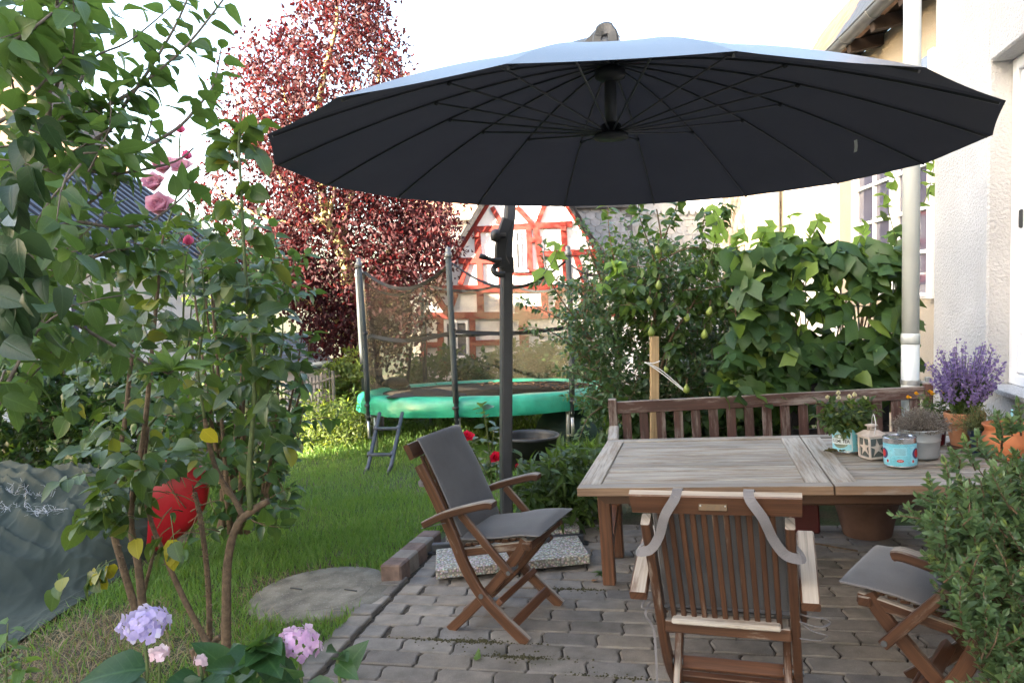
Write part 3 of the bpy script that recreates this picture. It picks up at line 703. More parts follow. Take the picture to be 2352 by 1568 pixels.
def fwindow(x0, y0, x1, y1, split, cm='white'):
    a, b = fpt(x0, y0), fpt(x1, y1); cx = (a.x + b.x) / 2; cz = (a.z + b.z) / 2; w = abs(b.x - a.x); h = abs(a.z - b.z); t = .07; f = MB()
    for sx in (-1, 1): f.box((cx + sx * (w / 2 - t / 2), .02, cz), (t, .12, h), .006, 2)
    for z in (cz - h / 2 + t / 2, cz + h / 2 - t / 2, cz + h / 2 - h * split): f.box((cx, .025, z), (w - 2 * t, .10, t), .006, 0)
    f.box((cx, .03, cz), (t * .7, .07, h - 2 * t), .004, 2)
    o = f.build('window', MT[cm], ht); MB().box((cx, .05, cz), (w - t, .02, h - t), .002).build('pane', MT['glass'], o)
    MB().box((cx, -.03, cz - h / 2 - .03), (w + .12, .16, .05), .005).build('sill', MT[cm], o)
fwindow(1400, 262, 1512, 600, .30); fwindow(806, 1035, 1020, 1350, .36)
for (p, q) in (((1500, -560), (680, 800)), ((1500, -560), (2260, 660))):
    a, b = fpt(*p), fpt(*q); n = Vector((-(b - a).z, 0, (b - a).x)).normalized(); n = n if n.z > 0 else -n
    MB().prism([a + Vector((0, -.25, 0)), b + Vector((0, -.25, 0)), b + n * .07 + Vector((0, -.25, 0)), a + n * .07 + Vector((0, -.25, 0))], (0, 7, 0)).build('roof', MT['barge'], ht)
    MB().bar(a - n * .06 + Vector((0, -.28, 0)), b - n * .02 + Vector((0, -.28, 0)), .05, .07, n).build('barge_board', MT['barge'], ht)

# ---- house with a tiled roof and gutter behind the gable
h2 = thing('tiled_house', 'pale house with brown tiled roof and white gutter behind the half timbered gable', 'house', Matrix.Translation(FP(1000, 700, 27)))
o2 = h2.matrix_world.translation
p0, p1 = FP(930, 503, 27) - o2, FP(1240, 497, 27) - o2
MB().prism([p0 + Vector((0, .3, 0)), p1 + Vector((0, .3, 0)), p1 + Vector((0, .3, -6)), p0 + Vector((0, .3, -6))], (0, 4, 0)).build('wall', MT['infill'], h2)
MB().prism([p0, p1, p1 + Vector((0, 2.2, 2.4)), p0 + Vector((0, 2.2, 2.4))], (0, .12, -.12)).build('roof', MT['tile'], h2)
MB().tube([p0 + Vector((0, -.08, -.02)), p1 + Vector((0, -.08, -.02))], .085, 10).build('gutter', MT['pipe'], h2, True)
e = FP(1076, 510, 26.9) - o2; MB().tube(curve([e, e + Vector((0, .05, -.2)), e + Vector((-.05, .2, -.45)), e + Vector((-.25, .25, -.65)), e + Vector((-.27, .25, -5))], 4), .06, 8).build('downpipe', MT['white'], h2, True)

# ---- slate hung houses right of the gable
def slates(root, o, u0, u1, v0, v1, Y, wpx, hpx, mats, skew=0):
    r = 0; v = v1
    while v > v0:
        u = u0 + (r % 2) * wpx / 2
        while u < u1:
            p = FP(u, v, Y) - o; s = Y / FOC; w, h = wpx * s, hpx * s * 1.35
            mb = MB(); pts = [(-w * .48, h), (-w * .48, h * .35), (-w * .3, h * .08), (0, 0), (w * .3, h * .08), (w * .48, h * .35), (w * .48, h)]
            mb.prism([p + Vector((x, -.035 + .03 * (z / h), z)) for x, z in pts], (0, .018, 0))
            mb.build('slate', random.choice(mats), root); u += wpx
        v -= hpx; r += 1
MT['slate_a'] = plain('slate_grey', (.17, .18, .205), .5, 0, .25, 6); MT['slate_b'] = plain('slate_blue', (.125, .14, .165), .45, 0, .25, 6)
MT['shing_a'] = plain('pale_shingle', (.40, .385, .37), .8, 0, .15, 6); MT['shing_b'] = plain('pale_shingle_warm', (.44, .40, .36), .8, 0, .15, 6)
h3 = thing('slate_hung_house', 'grey slate hung house wall directly beside the half timbered gable', 'house', Matrix.Translation(FP(1350, 700, 22))); o3 = h3.matrix_world.translation
a, b = FP(1270, 480, 22) - o3, FP(1452, 478, 22) - o3
MB().prism([a, b, b + Vector((0, 0, -5)), a + Vector((0, 0, -5))], (0, 3, 0)).build('wall', MT['slate_dk'], h3)
slates(h3, o3, 1276, 1448, 482, 640, 21.97, 23, 15, [MT['slate_a'], MT['slate_b']])
MB().tube([a + Vector((-.1, -.15, .05)), b + Vector((.1, -.15, .05))], .08, 8).build('gutter', MT['slate_dk'], h3)
MB().prism([a + Vector((0, -.2, .08)), b + Vector((0, -.2, .08)), b + Vector((0, 1.6, 1.7)), a + Vector((0, 1.6, 1.7))], (0, .1, -.1)).build('roof', MT['slate_dk'], h3)
h4 = thing('shingled_house', 'pale shingled house wall with a dark window above the pear tree', 'house', Matrix.Translation(FP(1550, 700, 24))); o4 = h4.matrix_world.translation
a, b = FP(1436, 465, 24) - o4, FP(1680, 455, 24) - o4
MB().prism([a, b, b + Vector((0, 0, -5)), a + Vector((0, 0, -5))], (0, 3, 0)).build('wall', MT['shing_b'], h4)
slates(h4, o4, 1446, 1676, 498, 640, 23.97, 24, 17, [MT['shing_a'], MT['shing_b']]); slates(h4, o4, 1446, 1676, 466, 494, 23.9, 16, 22, [MT['shing_a'], MT['shing_b']])
f = MB(); ca, cb_ = FP(1570, 502, 23.9) - o4, FP(1626, 590, 23.9) - o4; cx, cz, ww, hh = (ca.x + cb_.x) / 2, (ca.z + cb_.z) / 2, cb_.x - ca.x, ca.z - cb_.z
for sx in (-1, 1): f.box((cx + sx * ww / 2, -.02, cz), (.07, .1, hh), .005, 2)
f.box((cx, -.02, cz + hh / 2), (ww, .1, .08), .005, 0); f.box((cx, -.02, cz + hh * .1), (ww, .08, .07), .005, 0); f.box((cx + .0, -.02, cz - hh * .2), (.06, .08, hh * .6), .005, 2)
fo = f.build('window', MT['shing_a'], h4); MB().box((cx, .0, cz), (ww, .05, hh), .003).build('pane', MT['glass'], fo)
MB().tube(curve([FP(1648, 500, 23.8) - o4, FP(1655, 502, 23.8) - o4, FP(1660, 512, 23.8) - o4, FP(1659, 540, 23.8) - o4, FP(1660, 640, 23.8) - o4], 4), .07, 8).build('downpipe', MT['pipe'], h4, True)

# ---- long neighbour house on the right (white, beige and brown plaster), with roof, gutter and rafters
dW = Vector((.1018, .9948, 0)); nW = Vector((.9948, -.1018, 0)); k0 = 4.13
def RW(Y, z, off=0.0): return Vector((.1024 * Y + k0, Y, 0)) + Vector((0, 0, z)) + nW * off
def Yu(u): return 1700 * k0 / (u - 1350)
h5 = thing('long_house', 'long neighbouring house of beige and white plaster with a lattice window above the vine', 'house', Matrix.Translation(RW(14, 0))); o5 = h5.matrix_world.translation
def wallseg(nm, Ya, Yb, z0, z1, th, off, mat):
    p, q = RW(Ya, z0, off) - o5, RW(Yb, z0, off) - o5; MB().prism([p, q, q + Vector((0, 0, z1 - z0)), p + Vector((0, 0, z1 - z0))], nW * th).build(nm, mat, h5)
def brownm():
    M = Mat('old_brown_plaster'); v = M.co(); f = M.noise(v, 3, 6, .65); s = M.noise(v, 45, 4)
    M.set('Base Color', M.mix(M.ramp(f, [(.52, 0.0), (.6, 1.0)]), M.ramp(s, [(.3, (.17, .13, .095)), (.7, (.25, .19, .14))]), (.42, .36, .29))).set('Roughness', .95); M.bump(s, .7, .02); return M.m
MT['brownp'] = brownm(); MT['whitep'] = plaster('white_plaster', (.80, .79, .76), .3, .0, 40)
wallseg('wall', 6.2, 22.5, -.6, 5.3, .4, 0, MT['beige'])
wallseg('brown_plaster', Yu(1797), 22.4, -.55, 5.2, .03, -.024, MT['brownp'])
wallseg('white_plaster', Yu(1930), Yu(1806), -.55, 5.2, .03, -.027, MT['whitep'])
P = lambda Y, z, off: RW(Y, z, off) - o5
yd = Yu(1797); MB().tube([P(yd, -.6, -.12), P(yd, 5.2, -.12)], .085, 12).build('downpipe', MT['pipe'], h5, True)
ya, yb = Yu(1972), Yu(2150); f = MB(); z0, z1 = 1.7, 4.6
for y in (ya, yb): f.bar(P(y, z0, -.03), P(y, z1, -.03), .14, .10, nW)
ym = (ya * .42 + yb * .58); f.bar(P(ym, z0, -.04), P(ym, z1, -.04), .16, .10, nW)
for y in ((ya + ym) / 2, (yb + ym) / 2): f.bar(P(y, z0, -.03), P(y, z1, -.03), .045, .05, nW)
for z in (1.75, 2.27, 2.79, 3.31, 3.83, 4.35): f.bar(P(ya, z, -.03), P(yb, z, -.03), .05, .045, ZZ)
fo = f.build('window', MT['white'], h5); mb = MB(); mb.prism([P(ya, z0, -.012), P(yb, z0, -.012), P(yb, z1, -.012), P(ya, z1, -.012)], nW * .01); mb.build('pane', MT['glass'], fo)
yr = 15.5; za = 5.33; pit = rad(57); dR = nW * math.cos(pit) + ZZ * math.sin(pit); nR = -nW * math.sin(pit) + ZZ * math.cos(pit)
MB().prism([P(6, za, -.42), P(yr, za, -.42), P(yr, za, -.42) + dR * 5, P(6, za, -.42) + dR * 5], -nR * .12).build('roof', MT['tile'], h5)
tm = [plain('warm_roof_tile', (.24, .14, .09), .85, 0, .2, 9, .4), plain('pale_roof_tile', (.30, .19, .125), .85, 0, .2, 9, .4)]; sm_ = MT['slate_dk']
tmesh = {}
for r in range(16):
    for k in range(26):
        Y = 6.2 + k * .32 + (r % 2) * .16
        if Y > yr - .05: continue
        p = P(Y, za, -.42) + dR * (r * .3 + .02) + nR * .03
        dark = r < 4 and Y < 11.5 + .4 * math.sin(k * 2.1)
        if Y > 8.0 and r < 12:
            mb = MB(); mb.bar(p, p + dR * .36, .31, .016, nR, .004); mb.build('roof_tile', sm_ if dark else random.choice(tm), h5)
gut = MB(); gp_ = [P(6, za - .04, -.50), P(yr, za - .04, -.50)]
def gfn(s, t): a = math.pi * s; return gp_[0].lerp(gp_[1], t) + nW * (-math.cos(a) * .095) + ZZ * (-math.sin(a) * .095)
gut.grid(gfn, 10, 12); gfn2 = gfn
gut.tube([gp_[0] - nW * .095, gp_[1] - nW * .095], .018, 8)
for k in range(9): y = 6.5 + k * .95; q = P(y, za - .04, -.50); gut.tube([q + nW * (-math.cos(math.pi * i / 8) * .1) + ZZ * (-math.sin(math.pi * i / 8) * .1) for i in range(9)], .012, 6)
MT['darkwood'] = plain('old_dark_rafter', (.035, .022, .017), .8, 0, .3, 9)
go = gut.build('gutter', MT['zinc_dark'], h5, True)
so_ = go.modifiers.new('thick', 'SOLIDIFY'); so_.thickness = .006
for k in range(9): y = 7 + k * .85; MB().bar(P(y, za - .16, -.45), P(y, za - .06, .1), .13, .16, ZZ).build('rafter', MT['darkwood'], h5)
MB().prism([P(6, za + .02, -.42), P(yr, za + .02, -.42), P(yr, za + .02, .02), P(6, za + .02, .02)], ZZ * -.03).build('soffit', MT['darkwood'], h5)

# ---- house on the left, grey metal roof and shingled white wall
h6 = thing('metal_roof_house', 'white house with a blue grey seamed metal roof behind the roses', 'house', Matrix.Translation((-7.5, 14, 0))); o6 = h6.matrix_world.translation
d6 = Vector((-.382, -.924, 0)); n6 = Vector((.924, -.382, 0))
TR = Vector((-8.63, 17, 4.78)) - o6; BR_ = Vector((-6.02, 17, 2.70)) - o6; TL = TR + d6 * 11; BL_ = BR_ + d6 * 11
MT['metal'] = plain('blue_grey_metal_roof', (.13, .15, .19), .4, .25, .12, 3)
MT['metal_dk'] = plain('seam_metal', (.05, .058, .078), .45, .25, .12, 3)
nr = (TR - TL).cross(BL_ - TL).normalized(); nr = nr if nr.z > 0 else -nr
MB().prism([TL, TR, BR_, BL_], nr * -.08).build('roof', MT['metal'], h6)
for i in range(56): t = i / 55; MB().bar(TL.lerp(TR, t) + nr * .03, BL_.lerp(BR_, t) + nr * .03, .07, .06, nr).build('roof_seam', MT['metal_dk'], h6)
MB().bar(TL + nr * .04, TR + nr * .04, .2, .1, nr).build('ridge_cap', MT['metal'], h6)
w0, w1 = BL_ - n6 * .35 + Vector((0, 0, .1)), BR_ - n6 * .35 + Vector((0, 0, .1))
MB().prism([w0, w1, w1 + Vector((0, 0, -4.5)), w0 + Vector((0, 0, -4.5))], -n6 * 2.2).build('wall', MT['infill'], h6)
ga_, gb_ = TR - Vector((0, .15, .12)) + d6 * .2, BR_ + d6 * .2 - n6 * .35
MB().tube([BL_ + n6 * .06, BR_ + n6 * .06], .075, 10).build('gutter', MT['pipe'], h6, True)
wh = [plain('white_wall_shingle', (.74, .72, .69), .8, 0, .05, 4), plain('cream_wall_shingle', (.70, .67, .63), .8, 0, .05, 4)]
for r in range(11):
    for k in range(24):
        q = w1 + d6 * (.15 + k * .27 + (r % 2) * .135) + n6 * .012 + Vector((0, 0, -.32 - r * .22)); mb = MB()
        mb.prism([q + d6 * x + n6 * (.02 - .015 * z / .3) + Vector((0, 0, z)) for x, z in ((-.13, .3), (-.13, .08), (0, 0), (.13, .08), (.13, .3))], n6 * .014); mb.build('shingle', random.choice(wh), h6)
f = MB(); c_ = w1 + d6 * 4.0 + n6 * .05; c_.z = 1.75 - o6.z
for sx in (-.2, 0, .2): f.bar(c_ + d6 * sx + Vector((0, 0, -.36)), c_ + d6 * sx + Vector((0, 0, .36)), .06, .08, n6)
for sz in (-.36, .36): f.bar(c_ + d6 * -.23 + Vector((0, 0, sz)), c_ + d6 * .23 + Vector((0, 0, sz)), .08, .06, ZZ)
fo = f.build('window', MT['white'], h6); MB().bar(c_ - n6 * .0 + Vector((0, 0, -.36)), c_ + Vector((0, 0, .36)), .4, .03, n6, .002).build('pane', MT['glass'], fo)
# ---- steep brown tiled roof behind it
h7 = thing('steep_tiled_house', 'steep brown tiled house gable rising behind the metal roof', 'house', Matrix.Translation(FP(150, 420, 21))); o7 = h7.matrix_world.translation
pp = [FP(u, v, 21) - o7 for u, v in ((160, 185), (322, 425), (322, 640), (-160, 640), (-160, 300))]
MT['oldtile'] = plain('old_brown_wall_tiles', (.085, .058, .045), .9, 0, .3, 9, .4); MB().prism(pp, (0, -2.5, 0)).build('wall', MT['oldtile'], h7); slates(h7, o7, 100, 300, 345, 430, 18.45, 13, 11, [MT['oldtile'], MT['tile']])
MB().bar(pp[0] + Vector((-.05, -.1, .05)), pp[1] + Vector((0, -.1, .05)), .3, .08, (1, 0, .7)).build('verge', MT['pipe'], h7)
# ---- garden shed
h8 = thing('garden_shed', 'small shed with grey tiled roof and pinkish wall beyond the lawn', 'shed', Matrix.Translation(FP(690, 940, 15))); o8 = h8.matrix_world.translation
q = [FP(u, v, Y) - o8 for u, v, Y in ((560, 770, 17), (690, 764, 17), (772, 832, 15), (640, 844, 15))]
MB().prism(q, (0, .04, -.1)).build('roof', MT['slate_b'], h8)
for i in range(9): t = (i + .5) / 9; MB().bar(q[0].lerp(q[3], t) + Vector((0, 0, .03)), q[1].lerp(q[2], t) + Vector((0, 0, .03)), .05, .03).build('roof_batten', MT['slate_a'], h8)
MT['pinkp'] = plaster('pinkish_render', (.66, .56, .50), .3, .03, 30)
s0, s1 = q[3] + Vector((.05, .2, -.06)), q[2] + Vector((-.08, .2, -.06)); MB().prism([s0, s1, s1 + Vector((0, 0, -2.2)), s0 + Vector((0, 0, -2.2))], (0, 2, 0)).build('wall', MT['pinkp'], h8)
MB().tube([q[3] + Vector((0, -.05, 0)), q[2] + Vector((0, -.05, 0))], .05, 8).build('gutter', MT['pipe'], h8, True)
# ---- iron railing
fe = thing('iron_railing', 'rusty iron railing in front of the garden shed', 'fence', Matrix.Translation(FP(730, 950, 12.6))); of = fe.matrix_world.translation
ra, rb = FP(640, 905, 12.9) - of, FP(765, 868, 12.3) - of; MT['iron'] = plain('rusty_iron', (.13, .115, .105), .7, .2, .4, 20)
MB().tube([ra, rb], .018, 6).build('rail', MT['iron'], fe); dz = Vector((0, 0, -.55)); MB().tube([ra + dz, rb + dz], .016, 6).build('rail', MT['iron'], fe)
for i in range(17): p = ra.lerp(rb, i / 16); MB().tube([p + Vector((0, 0, -.85)), p + Vector((0, 0, .12 + .03 * (i % 2)))], .011 if i < 16 else .03, 6).build('baluster', MT['iron'], fe)

# ================================================================== TRAMPOLINE
TR_R = 2.1
MT['ladder'] = plain('blue_grey_steel', (.055, .065, .08), .5, .3, .3, 20)
tc = W(1122, 900, 12.2); tc.z = .375
tram = thing('trampoline', 'round garden trampoline with green edge padding and sagging safety net', 'trampoline', Matrix.Translation(tc) @ Matrix.Rotation(-.050, 4, 'X') @ Matrix.Rotation(-.012, 4, 'Y'))
TM = tram.matrix_world; TI = TM.inverted()
MT['green'] = plain('green_vinyl', (.02, .25, .155), .38, 0, .25, 5, .35, .5)
MT['sleeve'] = plain('dark_foam_sleeve', (.032, .040, .042), .75, 0, .4, 7, .4)
MT['matm'] = plain('black_jumping_mat', (.055, .043, .032), .9, 0, .4, 7)
pol = [rad(-10 + 45 * k) for k in range(8)]
def pt(r, a, z=0.0): return Vector((r * math.sin(a), -r * math.cos(a), z))
for k in range(8):                                   # edge padding, one length between every two poles
    a0, a1 = pol[k], pol[k] + rad(45)
    def pad(s, t):
        a = a0 + (a1 - a0) * (.01 + .98 * s)
        prof = [(1.72, -.02), (1.80, .012), (1.95, .02), (2.06, .012), (2.115, -.03), (2.14, -.12), (2.135, -.20), (2.125, -.25)]
        x = t * 7; i = min(int(x), 6); q = x - i; r = prof[i][0] * (1 - q) + prof[i + 1][0] * q; z = prof[i][1] * (1 - q) + prof[i + 1][1] * q
        wv = noise.noise(Vector((a * 5, t * 2.5, k * 3.1))); w2 = noise.noise(Vector((a * 17, t * 3 + a * 2, k * 1.7))); r += .03 * wv * (t > .4) + .028 * w2 * max(0, t - .35) + .010 * math.sin(a * 38 + t * 3) * max(0, t - .5); z += .012 * noise.noise(Vector((a * 4, t * 4, 9.1))) - .03 * math.sin(math.pi * s) * max(0, t - .6) * (1 if k % 2 else .6)
        return pt(r, a, z)
    mb = MB(); mb.grid(pad, 26, 14); mb.build('edge_pad', MT['green'], tram, True)
MB().lathe([(1.76, -.03), (1.2, -.045), (.6, -.055), (0, -.06)], 48).build('jumping_mat', MT['matm'], tram, True)
MB().tube([pt(2.04, i * math.pi / 24, -.06) for i in range(49)], .024, 8).build('frame_ring', MT['zinc'], tram, True)
gnd_tilt = lambda p: (TI @ Vector((0, 0, 0)))
PHT = 1.98
for k, a in enumerate(pol):
    jit = [Vector((random.uniform(-.02, .02), random.uniform(-.02, .02), 0)) for _ in range(3)]
    base = pt(2.14, a, -.34); P_ = [base, pt(2.15, a, .3) + jit[0], pt(2.17, a, 1.1) + jit[1], pt(2.19, a, PHT) + jit[2] * 1.5]
    po = MB().tube(P_, .030, 10).build('net_pole', MT['ladder'], tram, True)
    MB().tube([P_[0].lerp(P_[1], .45), P_[1], P_[2], P_[2].lerp(P_[3], .93)], .041, 10).build('sleeve', MT['sleeve'], po, True)
    MB().lathe([(.0, .09), (.03, .08), (.04, .05), (.032, .02), (.05, .01), (.05, -.05), (.035, -.06)][::-1], 10, c=P_[3]).build('cap', MT['zinc_dark'], po, True)
    for z in (-.12, .95): MB().lathe([(.044, z - .02), (.047, z - .018), (.047, z + .018), (.044, z + .02)], 10, c=(P_[1].x, P_[1].y, 0)).build('tape', MT['black'], po, True)
    if k % 2 == 0 or True:
        g = Vector((pt(2.02, a).x, pt(2.02, a).y, -.80))
        lg = MB().tube([pt(2.05, a, -.06), pt(2.03, a, -.5), g], .026, 10); lg.tube([pt(2.14, a, -.34), pt(2.14, a, -.60), pt(2.05, a, -.60)], .024, 8); lg.tube([pt(2.03, a, -.28), pt(2.16, a, -.28)], .03, 8)
        lg.build('leg', MT['zinc'], tram, True)
def netmat():
    M = Mat('safety_net'); M.set('Base Color', (.040, .034, .016)).set('Roughness', .9)
    v = M.co(); f = M.noise(v, 2.2, 3); tb_ = M.n('ShaderNodeBsdfTransparent'); ms = M.n('ShaderNodeMixShader')
    M.l(M.ramp(f, [(.3, .32), (.7, .46)]), ms.inputs[0]); M.l(tb_.outputs[0], ms.inputs[1]); M.l(M.b.outputs[0], ms.inputs[2]); M.l(ms.outputs[0], M.out.inputs[0]); return M.m
NETM = netmat(); MT['strapb'] = plain('black_webbing', (.014, .015, .016), .8)
sags = [.36, .16, .28, .22, .14, .22, .2, .30]
def nett(k, s): return 1.86 - (.0 if k not in (7,) else .0) - sags[k] * 4 * s * (1 - s) * (1.0)
def netr(s, t): return 1.96 + .16 * t - (.16 * 4 * s * (1 - s)) * t
for k in range(8):
    a0 = pol[k]; dd = rad(45)
    mb = MB(); mb.grid(lambda s, t: pt(netr(s, t) + .01 * math.sin(9 * s + 4 * t + k), a0 + dd * s, .0 + t * nett(k, s)), 14, 10); mb.build('net', NETM, tram, True)
    top = [pt(netr(i / 14, 1), a0 + dd * i / 14, nett(k, i / 14)) for i in range(15)]
    MB().sweep(top, .012, .05, (math.cos(a0), math.sin(a0), 0)).build('net_hem', MT['strapb'], tram)
    mid = [pt(netr(i / 14, .5) + .005, a0 + dd * i / 14, .92 - .05 * math.sin(math.pi * i / 14) * (1 + k % 2)) for i in range(15)]
    MB().sweep(mid, .010, .055, (math.cos(a0), math.sin(a0), 0)).build('net_strap', MT['strapb'], tram)
    MB().tube([pt(2.13, a0, nett(k, 0) - .02), pt(2.18, a0, PHT - .02)], .006, 5).build('net_cord', MT['white'], tram)
dl = [W(575 * 1 + 360, 748, 10.9), W(948, 820, 11.0), W(941, 905, 11.1)]
MB().sweep(curve([TI @ W(985, 690, 13.6), TI @ W(950, 770, 13.7), TI @ W(940, 840, 13.8), TI @ W(935, 895, 13.8)], 4), .05, .012, (1, 0, 0)).build('net_strap', MT['strapb'], tram)
# fallen leaves on the mat
lf = MB()
for i in range(260):
    a = random.uniform(rad(60), rad(190)); r = 1.7 * math.sqrt(random.uniform(.25, 1)); p = pt(r, a, -.035 + random.uniform(0, .012)); s = random.uniform(.02, .045); q = random.uniform(0, 6.3)
    lf.add([p + Vector((math.cos(q + t) * s, math.sin(q + t) * s * .8, random.uniform(0, .02))) for t in (0, 1.7, 3.1, 4.6)], [[0, 1, 2, 3]])
MT['deadleaf'] = plain('dry_leaves', (.17, .085, .04), .9, 0, .5, 30); tag(lf.build('leaf_litter', MT['deadleaf'], tram), kind='stuff')
# slack net heap near the entrance
hp_ = MB(); c0 = TI @ W(985, 912, 10.6)
hp_.grid(lambda s, t: c0 + Vector((-.62 + 1.15 * s, -.10 + .34 * t, .02 + .10 * math.sin(math.pi * t) * math.sin(math.pi * min(1, s * 1.0)) * (1 + .5 * noise.noise(Vector((s * 9, t * 5, 2)))))), 18, 8); hp_.build('slack_net', MT['strapb'], tram, True)
# ladder leaning on it
ld = thing('trampoline_ladder', 'dark steel ladder with two rungs leaning on the green trampoline edge', 'ladder', Matrix.Translation(ground_at(866, 1088))); ol = ld.matrix_world.translation
L0, L1 = ground_at(838, 1088) - ol, ground_at(890, 1088) - ol; H0, H1 = W(872, 948, 10.15) - ol, W(924, 948, 10.15) - ol
MT['ladder'] = plain('blue_grey_steel', (.055, .065, .08), .5, .3, .3, 20)
for a, b in ((L0, H0), (L1, H1)): MB().tube([a, a.lerp(b, .12) + Vector((.02, .0, 0)), b], .026, 10).build('rail', MT['ladder'], ld, True)
for t in (.30, .73):
    MB().bar(L0.lerp(H0, t), L1.lerp(H1, t), .09, .03).build('rung', MT['ladder'], ld)
    for (a, b) in ((L0, H0), (L1, H1)): MB().tube([a.lerp(b, t - .03), a.lerp(b, t + .03)], .034, 8).build('rung_socket', MT['ladder'], ld)
# ================================================================== LEAVES AND PLANTS
def ovate(wid=.62, n=4, fold=.18, droop=.25, tip=.9, wave=.0, twist=0.0):
    ts = np.linspace(0, 1, n + 1); V = []; F = []; U = []
    for i, t in enumerate(ts):
        w = wid / 2 * (math.sin(math.pi * min(1, t ** .75)) ** tip) if 0 < t < 1 else .0
        z = -droop * t * t; k = wave * math.sin(i * 2.4)
        if i in (0, n): V.append((0, t, z)); U.append((0, t))
        else: V += [(-w, t - .04, z + fold * w * 2 + k), (0, t, z), (w, t - .04, z + fold * w * 2 - k)]; U += [(-.5, t), (0, t), (.5, t)]
    F += [[0, 2, 1], [0, 3, 2]]
    for i in range(n - 2):
        a = 1 + i * 3; F += [[a, a + 1, a + 4, a + 3], [a + 1, a + 2, a + 5, a + 4]]
    a = 1 + (n - 2) * 3; e = len(V) - 1; F += [[a, a + 1, e], [a + 1, a + 2, e]]
    return np.array(V), F, np.array(U)
def rhomb(wid=.5, fold=.2, droop=.15):
    V = [(0, 0, 0), (-wid / 2, .45, fold * wid), (0, .5, -droop * .3), (wid / 2, .45, fold * wid), (0, 1, -droop)]
    return np.array(V), [[0, 2, 1], [0, 3, 2], [1, 2, 4], [2, 3, 4]], np.array([(0, 0), (-.5, .45), (0, .5), (.5, .45), (0, 1)])
def palmate(lobes=5, depth=.28, droop=.18, cup=.12, seed=0):
    rr = random.Random(seed); n = lobes * 2 + 3; V = [(0, .16, .0)]; U = [(0, .2)]; 
    for i in range(n):
        f = i / (n - 1); a = rad(-252 + 324 * f); k = 1.0 if i % 2 == 1 else 1 - depth
        r = (.52 + .10 * math.sin(math.pi * f)) * k * rr.uniform(.94, 1.06)
        x, y = r * math.cos(a) * -1, r * math.sin(a) + .30
        y = y if not (i in (0, n - 1)) else -.02
        x = x if not (i in (0, n - 1)) else x * .55
        d = math.hypot(x, y - .3); V.append((x, y, -droop * d * d * 2 + cup * abs(x) + rr.uniform(-.03, .03))); U.append((x, y))
    F = [[0, i + 1, i] for i in range(1, n)]
    return np.array(V), F, np.array(U)
def basis(d, nrm):
    d = d / (np.linalg.norm(d, axis=1, keepdims=True) + 1e-9)
    s = np.cross(d, nrm); s /= (np.linalg.norm(s, axis=1, keepdims=True) + 1e-9)
    return s, d, np.cross(s, d)
def leaf_mesh(name, tpl, mat):
    V, F, U = tpl; mb = MB(); mb.add([tuple(v) for v in V], F, [[tuple(U[i]) for i in f] for f in F]); return mb.mesh(name, mat, True)
def scatter(parent, tpls, mat, P, D, N, S, single=300, name='leaf', rest='foliage', flat=None):
    """leaves at points P, pointing along D, upper side N, length S: the largest in view are objects, the rest one part"""
    P, D, N, S = (np.asarray(x, float) for x in (P, D, N, S)); n = len(P)
    if n == 0: return
    s, d, z = basis(D, N); base = np.array(parent.matrix_world.translation)
    dist = np.linalg.norm(P - np.array(cC), axis=1); order = np.argsort(-(S / dist ** 1.6))
    ind = order[:single]; oth = order[single:]
    ms = [leaf_mesh(name, t, mat) for t in tpls]
    for i in ind:
        k = S[i]; q = P[i] - base
        M = Matrix(((s[i][0] * k, d[i][0] * k, z[i][0] * k, q[0]), (s[i][1] * k, d[i][1] * k, z[i][1] * k, q[1]), (s[i][2] * k, d[i][2] * k, z[i][2] * k, q[2]), (0, 0, 0, 1)))
        o = bpy.data.objects.new(name, ms[i % len(ms)]); COL.objects.link(o); o.parent = parent; o.matrix_basis = M
    if len(oth):
        vs = []; fl = []; ls = []; uu = []; nv = 0; nl = 0
        for k, (V, F, U) in enumerate(tpls):
            I = oth[np.arange(len(oth)) % len(tpls) == k]
            if not len(I): continue
            A = V[None, :, 0, None] * s[I][:, None, :] + V[None, :, 1, None] * d[I][:, None, :] + V[None, :, 2, None] * z[I][:, None, :]
            A = A * S[I][:, None, None] + P[I][:, None, :] - base
            vs.append(A.reshape(-1, 3)); fv = np.concatenate([np.array(f) for f in F]); fn = np.array([len(f) for f in F])
            off = (np.arange(len(I)) * len(V) + nv)[:, None]
            fl.append((fv[None, :] + off).ravel()); ls.append(np.tile(fn, len(I))); uu.append(np.tile(U[fv], (len(I), 1))); nv += len(I) * len(V)
        vs = np.concatenate(vs); fl = np.concatenate(fl); ls = np.concatenate(ls); uu = np.concatenate(uu)
        me = bpy.data.meshes.new(rest); me.vertices.add(len(vs)); me.vertices.foreach_set('co', vs.ravel().astype(np.float32))
        me.loops.add(len(fl)); me.loops.foreach_set('vertex_index', fl.astype(np.int32))
        st = np.concatenate([[0], np.cumsum(ls)[:-1]]); me.polygons.add(len(ls)); me.polygons.foreach_set('loop_start', st.astype(np.int32)); 
        try: me.polygons.foreach_set('loop_total', ls.astype(np.int32))
        except Exception: pass
        ul = me.uv_layers.new(name='UVMap'); ul.data.foreach_set('uv', uu.ravel().astype(np.float32))
        me.polygons.foreach_set('use_smooth', np.ones(len(ls), dtype=bool)); me.materials.append(mat); me.update(calc_edges=True); me.validate()
        o = link(rest, me, parent); o['kind'] = 'stuff'
